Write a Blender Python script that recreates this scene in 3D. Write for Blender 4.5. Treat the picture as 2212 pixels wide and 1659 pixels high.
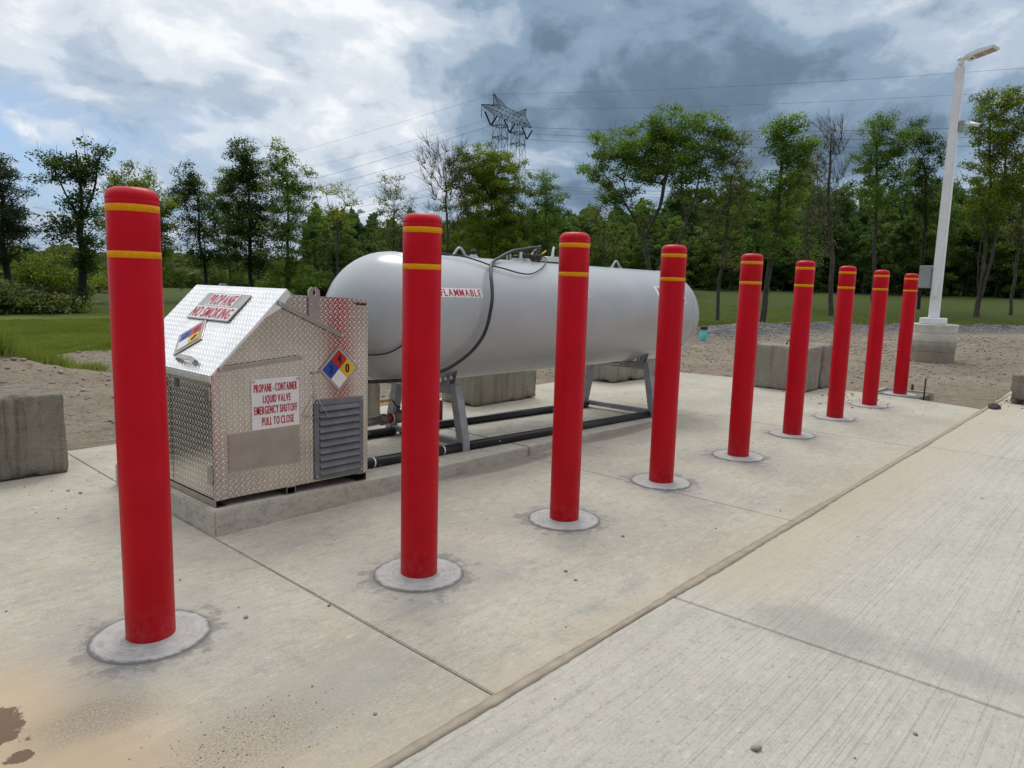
import bpy, bmesh, math, random
import numpy as np
from mathutils import Vector, Matrix, noise as mnoise
for _o in list(bpy.data.objects): bpy.data.objects.remove(_o)
SC = bpy.context.scene; COL = SC.collection; R = math.radians

# ---------------------------------------------------------------- camera
YAW, PITCH, ROLL, HC = .7295, -.1372, .0278, 1.4348
_f = Vector((math.cos(YAW)*math.cos(PITCH), math.sin(YAW)*math.cos(PITCH), math.sin(PITCH)))
_r = Vector((math.sin(YAW), -math.cos(YAW), 0)); _u = _r.cross(_f)
_r2 = _r*math.cos(ROLL)+_u*math.sin(ROLL); _u2 = -_r*math.sin(ROLL)+_u*math.cos(ROLL)
cam = bpy.data.cameras.new('camera'); camo = bpy.data.objects.new('camera', cam); COL.objects.link(camo)
M = Matrix((_r2, _u2, -_f)).transposed().to_4x4(); M.translation = Vector((0, 0, HC)); camo.matrix_world = M
cam.sensor_width = 36; cam.lens = 1553.9/2212*36; cam.clip_start = .05; cam.clip_end = 3000
SC.camera = camo
SC.view_settings.view_transform = 'Standard'; SC.view_settings.look = 'None'; SC.view_settings.gamma = 1
SC.view_settings.exposure = 0.36

# ---------------------------------------------------------------- node helper
class NT:
    def __init__(s, tree): s.t = tree; s.n = tree.nodes; s.l = tree.links
    def new(s, typ, **kw):
        n = s.n.new(typ)
        for k, v in kw.items(): setattr(n, k, v)
        return n
    def put(s, sock, v):
        if v is None: return
        if hasattr(v, 'is_output') or isinstance(v, bpy.types.NodeSocket): s.l.new(v, sock)
        else:
            if isinstance(v, tuple) and len(v) == 3 and sock.type == 'RGBA': v = v+(1,)
            sock.default_value = v
    def math(s, op, a, b=None, c=None, clamp=False):
        n = s.new('ShaderNodeMath', operation=op); n.use_clamp = clamp
        s.put(n.inputs[0], a); s.put(n.inputs[1], b); s.put(n.inputs[2], c); return n.outputs[0]
    def vm(s, op, a, b=None, sc=None):
        n = s.new('ShaderNodeVectorMath', operation=op); s.put(n.inputs[0], a); s.put(n.inputs[1], b)
        if sc is not None: s.put(n.inputs[3], sc)
        return n.outputs['Value'] if op in ('DOT_PRODUCT', 'LENGTH', 'DISTANCE') else n.outputs[0]
    def noise(s, vec, scale, detail=4, rough=.55, dist=0, col=False):
        n = s.new('ShaderNodeTexNoise'); s.put(n.inputs['Vector'], vec); s.put(n.inputs['Scale'], scale)
        n.inputs['Detail'].default_value = detail; n.inputs['Roughness'].default_value = rough
        n.inputs['Distortion'].default_value = dist
        return n.outputs['Color' if col else 'Fac']
    def mapr(s, v, a, b, c=0., d=1., smooth=True):
        n = s.new('ShaderNodeMapRange'); n.interpolation_type = 'SMOOTHSTEP' if smooth else 'LINEAR'
        s.put(n.inputs[0], v); s.put(n.inputs[1], a); s.put(n.inputs[2], b); s.put(n.inputs[3], c); s.put(n.inputs[4], d)
        return n.outputs[0]
    def mix(s, f, a, b, typ='MIX'):
        n = s.new('ShaderNodeMix', data_type='RGBA', blend_type=typ)
        s.put(n.inputs[0], f); s.put(n.inputs[6], a); s.put(n.inputs[7], b); return n.outputs[2]
    def scalev(s, vec, xyz): return s.vm('MULTIPLY', vec, xyz)
    def sep(s, v): n = s.new('ShaderNodeSeparateXYZ'); s.put(n.inputs[0], v); return n.outputs
    def comb(s, x, y, z): n = s.new('ShaderNodeCombineXYZ'); s.put(n.inputs[0], x); s.put(n.inputs[1], y); s.put(n.inputs[2], z); return n.outputs[0]
    def bump(s, h, strength=1, dist=.01, normal=None):
        n = s.new('ShaderNodeBump'); s.put(n.inputs['Height'], h); n.inputs['Strength'].default_value = strength
        n.inputs['Distance'].default_value = dist; s.put(n.inputs['Normal'], normal); return n.outputs[0]
def newmat(name):
    m = bpy.data.materials.new(name); m.use_nodes = True; t = NT(m.node_tree)
    b = t.n['Principled BSDF']; return m, t, b
def simple(name, col, rough=.5, metal=0, nscale=8, namp=.12, bump=0, spec=.5, coat=0):
    m, t, b = newmat(name)
    tc = t.new('ShaderNodeTexCoord').outputs['Object']
    n = t.noise(tc, nscale, 5)
    k = t.mapr(n, .3, .7, 1-namp, 1+namp)
    c = t.mix(1, col+(1,), t.comb(k, k, k), 'MULTIPLY')
    t.put(b.inputs['Base Color'], c); t.put(b.inputs['Roughness'], t.mapr(n, .3, .7, rough*.9, min(1, rough*1.1)))
    b.inputs['Metallic'].default_value = metal; b.inputs['Specular IOR Level'].default_value = spec
    b.inputs['Coat Weight'].default_value = coat; b.inputs['Coat Roughness'].default_value = .1
    if bump: t.put(b.inputs['Normal'], t.bump(t.noise(tc, nscale*8, 4), .6, bump))
    return m

# ---------------------------------------------------------------- world: broken cloud over a Nishita sky
SUN_AZ, SUN_EL = 47.0, 56.0
W = bpy.data.worlds.new('World'); SC.world = W; W.use_nodes = True
w = NT(W.node_tree); bg = w.n['Background']
sky = w.new('ShaderNodeTexSky', sky_type='NISHITA'); sky.sun_disc = False
sky.sun_elevation = R(SUN_EL); sky.sun_rotation = R(90-SUN_AZ)
dirv = w.vm('NORMALIZE', w.new('ShaderNodeTexCoord').outputs['Generated'])
dx, dy, dz = w.sep(dirv)
den = w.math('ADD', w.math('MAXIMUM', dz, 0.0), .34)
flat = w.comb(w.math('DIVIDE', dx, den), w.math('DIVIDE', dy, den), 0.0)
warp = w.noise(flat, .9, 4, .6, col=True)
fl2 = w.vm('ADD', flat, w.vm('MULTIPLY', w.vm('SUBTRACT', warp, (.5, .5, .5)), (.7, .7, 0)))
nA = w.noise(fl2, 1.3, 9, .56)            # big cloud masses
nB = w.noise(fl2, 5.2, 10, .56, .25)           # puffs
nC = w.noise(w.vm('MULTIPLY', dirv, (1, 1, 1.7)), 9.0, 8, .62)
wd = w.vm('NORMALIZE', w.vm('ADD', dirv, w.vm('MULTIPLY', w.vm('SUBTRACT', w.noise(dirv, 3.2, 6, .6, col=True), (.5, .5, .5)), (.22, .22, .16))))
def blob(az, el, width, sx=1.0):
    a, e = R(az), R(el); v = (math.cos(a)*math.cos(e), math.sin(a)*math.cos(e), math.sin(e))
    d = w.vm('SUBTRACT', wd, v); d = w.vm('MULTIPLY', d, (1, 1, sx))
    l = w.vm('LENGTH', d); k = w.math('DIVIDE', l, width)
    return w.math('POWER', 2.718, w.math('MULTIPLY', w.math('MULTIPLY', k, k), -1.0))
def addup(lst):
    acc = None
    for s_, wt in lst:
        v = w.math('MULTIPLY', s_, wt); acc = v if acc is None else w.math('ADD', acc, v)
    return acc
base = .505
large = addup([(blob(56, 16, .17, 1.2), .20), (blob(51, 9.5, .11, 1.4), .16), (blob(60, 25, .20), .12), (blob(72, 21, .24), .20), (blob(80, 10, .12), .08), (blob(102, 30, .35), .45),
               (blob(67, 12.5, .11, 2.2), -.14), (blob(34, 15, .17, 1.9), -.25), (blob(24, 12.0, .18, 2.6), -.22), (blob(13, 10, .16, 2.6), -.15),
               (blob(36, 6, .12, 2.5), -.14), (blob(45, 12, .08, 1.2), -.16), (blob(8, 17, .16, 1.5), .06), (blob(27, 21, .10, 1.5), .10),
               (blob(42, 22, .10, 1.5), -.02)])
cl = w.math('ADD', w.math('ADD', base, large), w.math('MULTIPLY', w.math('SUBTRACT', nB, .5), .70))
cl = w.math('ADD', cl, w.math('MULTIPLY', w.math('SUBTRACT', nA, .5), .30))
cl = w.math('ADD', cl, w.math('MULTIPLY', w.math('SUBTRACT', nC, .5), .55))
ramp = w.new('ShaderNodeValToRGB'); w.put(ramp.inputs[0], cl)
cr = ramp.color_ramp; cr.interpolation = 'EASE'
stops = [(0.0, (.085, .130, .185)), (.22, (.120, .175, .245)), (.42, (.21, .29, .385)), (.58, (.37, .44, .53)), (.72, (.55, .60, .66)), (.88, (.74, .76, .78))]
cr.elements[0].position = 0; cr.elements[0].color = stops[0][1]+(1,)
cr.elements[1].position = stops[-1][0]; cr.elements[1].color = stops[-1][1]+(1,)
for p, c in stops[1:-1]:
    e = cr.elements.new(p); e.color = c+(1,)
# clear blue windows low on the left
bl = w.math('MULTIPLY', addup([(blob(74, 5, .14, 1.7), 1.0), (blob(77, 8.5, .09, 1.5), .5), (blob(64, 8.5, .06, 1.6), .5)]), w.mapr(nB, .66, .40))
skc = w.vm('MULTIPLY', w.vm('MULTIPLY', sky.outputs[0], (.10, .10, .10)), (1, 1, 1))
blue = w.mix(.72, skc, (.26, .40, .62, 1))
colr = w.mix(w.math('MULTIPLY', bl, .95, clamp=True), ramp.outputs[0], blue)
# the unseen bright cloud deck overhead and behind lights the scene
up = w.mapr(dz, .40, .85)
over = w.mix(w.mapr(nA, .3, .7), (.95, 1.0, 1.08, 1), (1.35, 1.36, 1.38, 1))
colr = w.mix(up, colr, over)
vdot = w.vm('DOT_PRODUCT', dirv, (math.cos(YAW), math.sin(YAW), 0))
behind = w.math('MULTIPLY', w.mapr(vdot, .35, -.35), w.mapr(dz, .95, .6))
colr = w.mix(w.math('MULTIPLY', behind, .9), colr, (.22, .25, .30, 1))
w.put(bg.inputs[0], colr); bg.inputs[1].default_value = 1.0

sun = bpy.data.lights.new('sun', 'SUN'); sun.energy = 1.0; sun.angle = R(24); sun.color = (1, .96, .89)
suno = bpy.data.objects.new('sun', sun); COL.objects.link(suno)
suno.rotation_euler = Vector((math.cos(R(SUN_AZ))*math.cos(R(SUN_EL)), math.sin(R(SUN_AZ))*math.cos(R(SUN_EL)), math.sin(R(SUN_EL)))).to_track_quat('Z', 'Y').to_euler()

# ---------------------------------------------------------------- object helpers
def tag(o, label=None, cat=None, group=None, kind=None):
    for k, v in (('label', label), ('category', cat), ('group', group), ('kind', kind)):
        if v: o[k] = v
    return o
def link(name, me, mat=None, parent=None, loc=None):
    o = bpy.data.objects.new(name, me); COL.objects.link(o)
    if mat is not None and me is not None:
        for m_ in (mat if isinstance(mat, (list, tuple)) else [mat]): me.materials.append(m_)
    if parent is not None: o.parent = parent
    if loc is not None: o.location = loc
    return o
def empty(name, loc=(0, 0, 0), rz=0):
    o = bpy.data.objects.new(name, None); COL.objects.link(o); o.location = loc; o.rotation_euler = (0, 0, rz); o.empty_display_size = .1; return o
def fin(bm, name, mat, parent=None, loc=None, smooth=False, bevel=0, seg=1):
    if bevel:
        bmesh.ops.bevel(bm, geom=list(bm.edges), offset=bevel, segments=seg, affect='EDGES', clamp_overlap=True)
    bmesh.ops.recalc_face_normals(bm, faces=bm.faces)
    me = bpy.data.meshes.new(name); bm.to_mesh(me); bm.free()
    if smooth: me.shade_smooth()
    return link(name, me, mat, parent, loc)
def bbox(bm, x0, y0, z0, x1, y1, z1, mtx=None, mi=0):
    vs = [bm.verts.new(Vector(p) if mtx is None else mtx @ Vector(p)) for p in
          ((x0,y0,z0),(x1,y0,z0),(x1,y1,z0),(x0,y1,z0),(x0,y0,z1),(x1,y0,z1),(x1,y1,z1),(x0,y1,z1))]
    for f in ((0,3,2,1),(4,5,6,7),(0,1,5,4),(1,2,6,5),(2,3,7,6),(3,0,4,7)):
        bm.faces.new([vs[i] for i in f]).material_index = mi
def frame_of(d):
    d = d.normalized(); a = Vector((0, 0, 1)) if abs(d.z) < .9 else Vector((1, 0, 0))
    u = d.cross(a).normalized(); return u, d.cross(u).normalized()
def tube(bm, pts, r, n=10, caps=True, mi=0):
    pts = [Vector(p) for p in pts]; rs = r if isinstance(r, (list, tuple)) else [r]*len(pts)
    rings = []; u0 = None
    for i, p in enumerate(pts):
        if i == 0: d = pts[1]-p
        elif i == len(pts)-1: d = p-pts[i-1]
        else: d = (pts[i+1]-p).normalized()+(p-pts[i-1]).normalized()
        d.normalize()
        if u0 is None: u0, v0 = frame_of(d)
        else:
            u0 = (u0-d*u0.dot(d)).normalized(); v0 = d.cross(u0)
        rings.append([bm.verts.new(p+(u0*math.cos(2*math.pi*k/n)+v0*math.sin(2*math.pi*k/n))*rs[i]) for k in range(n)])
    for a, b in zip(rings, rings[1:]):
        for k in range(n):
            f = bm.faces.new((a[k], a[(k+1) % n], b[(k+1) % n], b[k])); f.smooth = True; f.material_index = mi
    if caps:
        bm.faces.new(rings[0][::-1]).material_index = mi; bm.faces.new(rings[-1]).material_index = mi
def catmull(P, n=8):
    P = [Vector(p) for p in P]; Q = [2*P[0]-P[1]]+P+[2*P[-1]-P[-2]]; out = []
    for i in range(1, len(Q)-2):
        for k in range(n):
            t = k/n; a, b, c, d = Q[i-1:i+3]
            out.append(.5*((2*b)+(c-a)*t+(2*a-5*b+4*c-d)*t*t+(3*b-a-3*c+d)*t**3))
    out.append(P[-1]); return out
def split(o):
    """every loose piece of a mesh becomes an object of its own beside it"""
    bm = bmesh.new(); bm.from_mesh(o.data); left = set(bm.verts); groups = []
    while left:
        st = [left.pop()]; g = set(st)
        while st:
            v = st.pop()
            for e in v.link_edges:
                q = e.other_vert(v)
                if q in left: left.discard(q); g.add(q); st.append(q)
        groups.append(g)
    if len(groups) > 1:
        idx = [{v.index for v in g} for g in groups]
        for k, s_ in enumerate(idx[::-1]):
            b2 = bmesh.new(); b2.from_mesh(o.data); b2.verts.ensure_lookup_table()
            bmesh.ops.delete(b2, geom=[v for v in b2.verts if v.index not in s_], context='VERTS')
            me = bpy.data.meshes.new(o.name.split('.')[0]); b2.to_mesh(me); b2.free()
            for m_ in o.data.materials: me.materials.append(m_)
            if k == len(idx)-1: last = me
            else:
                p = bpy.data.objects.new(o.name.split('.')[0], me); COL.objects.link(p); p.parent = o.parent; p.location = o.location
        o.data = last
    bm.free(); return o
def lathe(bm, prof, n=32, c=(0, 0), mi=0, smooth=True):
    rings = []
    for r, z in prof:
        rings.append([bm.verts.new((c[0]+r*math.cos(2*math.pi*k/n), c[1]+r*math.sin(2*math.pi*k/n), z)) for k in range(n)] if r > 1e-6 else [bm.verts.new((c[0], c[1], z))])
    for a, b in zip(rings, rings[1:]):
        for k in range(n):
            if len(a) == 1 and len(b) == 1: continue
            if len(a) == 1: vs = (a[0], b[(k+1) % n], b[k])
            elif len(b) == 1: vs = (a[k], a[(k+1) % n], b[0])
            else: vs = (a[k], a[(k+1) % n], b[(k+1) % n], b[k])
            f = bm.faces.new(vs); f.smooth = smooth; f.material_index = mi
def prism(bm, poly, fn0, fn1, mi=0):
    a = [bm.verts.new(fn0(*p)) for p in poly]; b = [bm.verts.new(fn1(*p)) for p in poly]; n = len(poly)
    bm.faces.new(a[::-1]).material_index = mi; bm.faces.new(b).material_index = mi
    for k in range(n): bm.faces.new((a[k], a[(k+1) % n], b[(k+1) % n], b[k])).material_index = mi
GLYPH = {}
def glyph(ch):
    if ch not in GLYPH:
        cu = bpy.data.curves.new('t', 'FONT'); cu.body = ch; cu.size = 1; cu.offset = .006; cu.resolution_u = 5
        o = bpy.data.objects.new('t', cu); COL.objects.link(o); bpy.context.view_layer.update()
        me = bpy.data.meshes.new_from_object(o.evaluated_get(bpy.context.evaluated_depsgraph_get())); bpy.data.objects.remove(o)
        co = np.empty(len(me.vertices)*3); me.vertices.foreach_get('co', co); co = co.reshape(-1, 3)
        GLYPH[ch] = (co[:, :2]-np.array([co[:, 0].min(), 0]), [tuple(p.vertices) for p in me.polygons], np.ptp(co[:, 0])); bpy.data.meshes.remove(me)
    return GLYPH[ch]
def text_mesh(body, w_, h_, gap=.19):
    """letters set one by one in a w_ x h_ box"""
    x = 0; V_, F_ = [], []
    for ch in body:
        if ch == ' ': x += .24; continue
        co, fs, wd = glyph(ch); k = sum(len(v) for v in V_); V_.append(co+np.array([x, 0])); F_ += [[i+k for i in f] for f in fs]; x += wd+gap
    co = np.concatenate(V_); caps = glyph('E')[0][:, 1]; y0, y1 = caps.min(), caps.max()
    co = np.stack([co[:, 0]/(x-gap)*w_, (co[:, 1]-y0)/(y1-y0)*h_, 0*co[:, 0]], 1)
    me = bpy.data.meshes.new('t'); me.from_pydata(co.tolist(), [], F_); return me, co
def lettering(parts, place, mat, parent, name='lettering'):
    """parts: (text, x, y, w, h, bold) in sign coordinates, place(x, y) -> world point"""
    bm = bmesh.new()
    for body, x, y, w_, h_, bold in parts:
        me, co = text_mesh(body, w_-2*h_*bold, h_)
        for lay, sx in enumerate((0, -1, 1)):
            pts = []
            for a, b, _ in co:
                xx = x+h_*bold+a+sx*h_*bold; p = Vector(place(xx, y+b)); n_ = (Vector(place(xx+.001, y+b))-p).cross(Vector(place(xx, y+b+.001))-p).normalized()
                pts.append(p+n_*lay*.00018)
            me.vertices.foreach_set('co', np.array(pts).ravel()); bm.from_mesh(me)
        bpy.data.meshes.remove(me)
    me = bpy.data.meshes.new(name); bm.to_mesh(me); bm.free()
    return link(name, me, mat, parent)
def fastmesh(name, verts, faces, mat, parent=None, k=4, attr=None, smooth=False, loc=None):
    me = bpy.data.meshes.new(name); verts = np.asarray(verts, np.float32); faces = np.asarray(faces, np.int32)
    me.vertices.add(len(verts)); me.vertices.foreach_set('co', verts.ravel())
    me.loops.add(faces.size); me.loops.foreach_set('vertex_index', faces.ravel())
    me.polygons.add(len(faces)); me.polygons.foreach_set('loop_start', np.arange(0, faces.size, k, dtype=np.int32))
    me.polygons.foreach_set('loop_total', np.full(len(faces), k, np.int32))
    if attr:
        for an, (dom, vals) in attr.items():
            a = me.attributes.new(an, 'FLOAT', dom); a.data.foreach_set('value', np.asarray(vals, np.float32))
    me.update(); me.validate()
    if smooth: me.shade_smooth()
    return link(name, me, mat, parent, loc)
def vnoise(x, y, seed=0):
    xi = np.floor(x).astype(np.int64); yi = np.floor(y).astype(np.int64); fx = x-xi; fy = y-yi
    fx = fx*fx*(3-2*fx); fy = fy*fy*(3-2*fy)
    def h(a, b):
        n = (a*374761393+b*668265263+seed*1274126177) & 0xffffffff; n = ((n ^ (n >> 13))*1274126177) & 0xffffffff
        return ((n ^ (n >> 16)) & 0xffff)/65535.
    return (h(xi, yi)*(1-fx)+h(xi+1, yi)*fx)*(1-fy)+(h(xi, yi+1)*(1-fx)+h(xi+1, yi+1)*fx)*fy
def fbm(x, y, oct=4, seed=0):
    s = 0; a = .5; t = 0
    for i in range(oct): s = s+a*vnoise(x, y, seed+i*7); t += a; x = x*2.03; y = y*2.03; a *= .5
    return s/t
def sstep(a, b, x): t = np.clip((x-a)/(b-a), 0, 1); return t*t*(3-2*t)

# ---------------------------------------------------------------- terrain
def grass_line(X):
    return np.where(X < 31.5, 14.6-.08*X, 12.1-.77*(X-31.5))
def grass_mask(X, Y):
    n = (fbm(X*.55, Y*.55, 4, 3)-.5)*2.4+(fbm(X*2.6, Y*2.6, 3, 9)-.5)*.8
    return sstep(-.12, .22, (Y-grass_line(X)+n))
def terrain(X, Y):
    X = np.asarray(X, float); Y = np.asarray(Y, float)
    d = np.hypot(X, Y); az = np.degrees(np.arctan2(Y, X))
    z = np.full_like(d, -.045)
    near = sstep(5.8, 7.2, Y)*sstep(60, 20, d)+sstep(11.2, 13, X)*(1-sstep(6, 7, Y))*sstep(60, 20, d)
    near = np.clip(near, 0, 1)
    z = z+near*((fbm(X*.5, Y*.5, 4, 1)-.5)*.16+(fbm(X*2.2, Y*2.2, 3, 2)-.5)*.07+(fbm(X*7, Y*7, 2, 5)-.5)*.02)
    # hollow past the slab end
    z = z-.05*np.exp(-(((X-12.6)/1.2)**2+((Y-2.4)/.8)**2))
    # lumps of soil on the left
    for cx_, cy_, rr, hh in ((5.1, 14.6, .55, .20), (5.6, 13.9, .5, .12), (4.3, 13.5, .7, .10), (3.0, 11.8, .7, .14), (2.4, 12.3, .6, .16), (5.9, 13.2, .7, .08)):
        z = z+hh*np.exp(-(((X-cx_)/rr)**2+((Y-cy_)/rr)**2))*(.55+.9*fbm(X*4, Y*4, 3, 8))
    # gravel windrow before the grass on the right
    dl = Y-grass_line(X)
    ridge = np.exp(-((dl+1.0)/1.1)**2)*sstep(19, 27, X)*(.22+.25*(fbm(X*.6, Y*.6, 3, 4)-.5)+.12*(fbm(X*3, Y*3, 3, 14)-.5))
    z = z+ridge*np.where(X < 60, 1, 0)
    # lawn rising to the wood on the right
    up = sstep(37, 72, d)*sstep(50, 38, az)
    z = z+up*1.62+sstep(70, 160, d)*sstep(55, 40, az)*1.0
    z = z+sstep(20, 40, d)*(fbm(X*.12, Y*.12, 3, 6)-.5)*.22
    flat_ = ((X > -6) & (X < 11.3) & (Y < 6.45)) | (Y < 1.75)
    z = np.where(flat_, -.075, z)
    return z
def tz(x, y): return float(terrain(np.array([x]), np.array([y]))[0])
def grade(lo, hi, f0, f1, fine, grow=1.16):
    mid = list(np.arange(f0, f1+1e-6, fine)); a = []; s = fine; v = f0
    while v > lo: s *= grow; v -= s; a.append(v)
    b = []; s = fine; v = f1
    while v < hi: s *= grow; v += s; b.append(v)
    return np.array(a[::-1]+mid+b)
gx = grade(-300, 1500, -1.0, 36, .16, 1.13); gy = grade(-300, 1500, 5.6, 20, .13, 1.12)
GX, GY = np.meshgrid(gx, gy); GZ = terrain(GX, GY)
V = np.stack([GX.ravel(), GY.ravel(), GZ.ravel()], -1); nx_, ny_ = len(gx), len(gy)
I = np.arange(nx_*ny_).reshape(ny_, nx_); F = np.stack([I[:-1, :-1], I[:-1, 1:], I[1:, 1:], I[1:, :-1]], -1).reshape(-1, 4)
gm = grass_mask(GX, GY).ravel()
gv = (sstep(15, 23, GX)*sstep(-5.2, -1.5, GY-grass_line(GX)+(fbm(GX, GY, 3, 21)-.5)*2.5)).ravel()
m_ground, t, b = newmat('soil_and_grass')
oc = t.new('ShaderNodeTexCoord').outputs['Object']
ag = t.new('ShaderNodeAttribute', attribute_name='grass').outputs['Fac']; agr = t.new('ShaderNodeAttribute', attribute_name='gravel').outputs['Fac']
n1 = t.noise(oc, .5, 5, .6); n2 = t.noise(oc, 6, 6, .7); n3 = t.noise(oc, 38, 4, .7); n4 = t.noise(oc, 14, 5, .75)
soil = t.mix(t.mapr(n1, .35, .65), (.36, .30, .225, 1), (.27, .22, .165, 1))
soil = t.mix(t.mapr(n2, .45, .75), soil, (.155, .115, .08, 1))
soil = t.mix(t.mapr(n3, .52, .72), soil, (.42, .36, .29, 1))
soil = t.mix(t.mapr(n3, .44, .30), soil, (.09, .068, .05, 1))
soil = t.mix(t.mapr(n4, .62, .74), soil, (.10, .075, .055, 1))
vo = t.new('ShaderNodeTexVoronoi'); t.put(vo.inputs['Vector'], oc); vo.inputs['Scale'].default_value = 22
grav = t.mix(t.sep(vo.outputs['Color'])[0], (.07, .07, .07, 1), (.24, .24, .24, 1))
grav = t.mix(t.mapr(n2, .40, .70), grav, (.22, .18, .14, 1))
c = t.mix(agr, soil, grav)
g1 = t.noise(oc, 2.2, 6, .7); g2 = t.noise(t.scalev(oc, (1, 1, .3)), 18, 5, .8)
gr = t.mix(t.mapr(g1, .35, .65), (.140, .165, .032, 1), (.205, .225, .055, 1))
gr = t.mix(t.mapr(g2, .4, .7), gr, (.075, .105, .022, 1))
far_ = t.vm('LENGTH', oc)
gr = t.mix(t.mapr(far_, 27, 30), gr, t.mix(.85, gr, (.050, .075, .018, 1)))  # far grass darkened: shade of trees and clouds put into the colour
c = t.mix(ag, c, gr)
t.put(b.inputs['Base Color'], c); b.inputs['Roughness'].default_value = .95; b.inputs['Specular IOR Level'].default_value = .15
h = t.math('ADD', t.math('MULTIPLY', n3, .7), t.math('ADD', n4, t.math('MULTIPLY', n2, .8)))
t.put(b.inputs['Normal'], t.bump(h, 1.0, .05))
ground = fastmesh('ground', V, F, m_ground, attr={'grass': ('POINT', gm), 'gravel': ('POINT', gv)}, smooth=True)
tag(ground, kind='structure')

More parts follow.
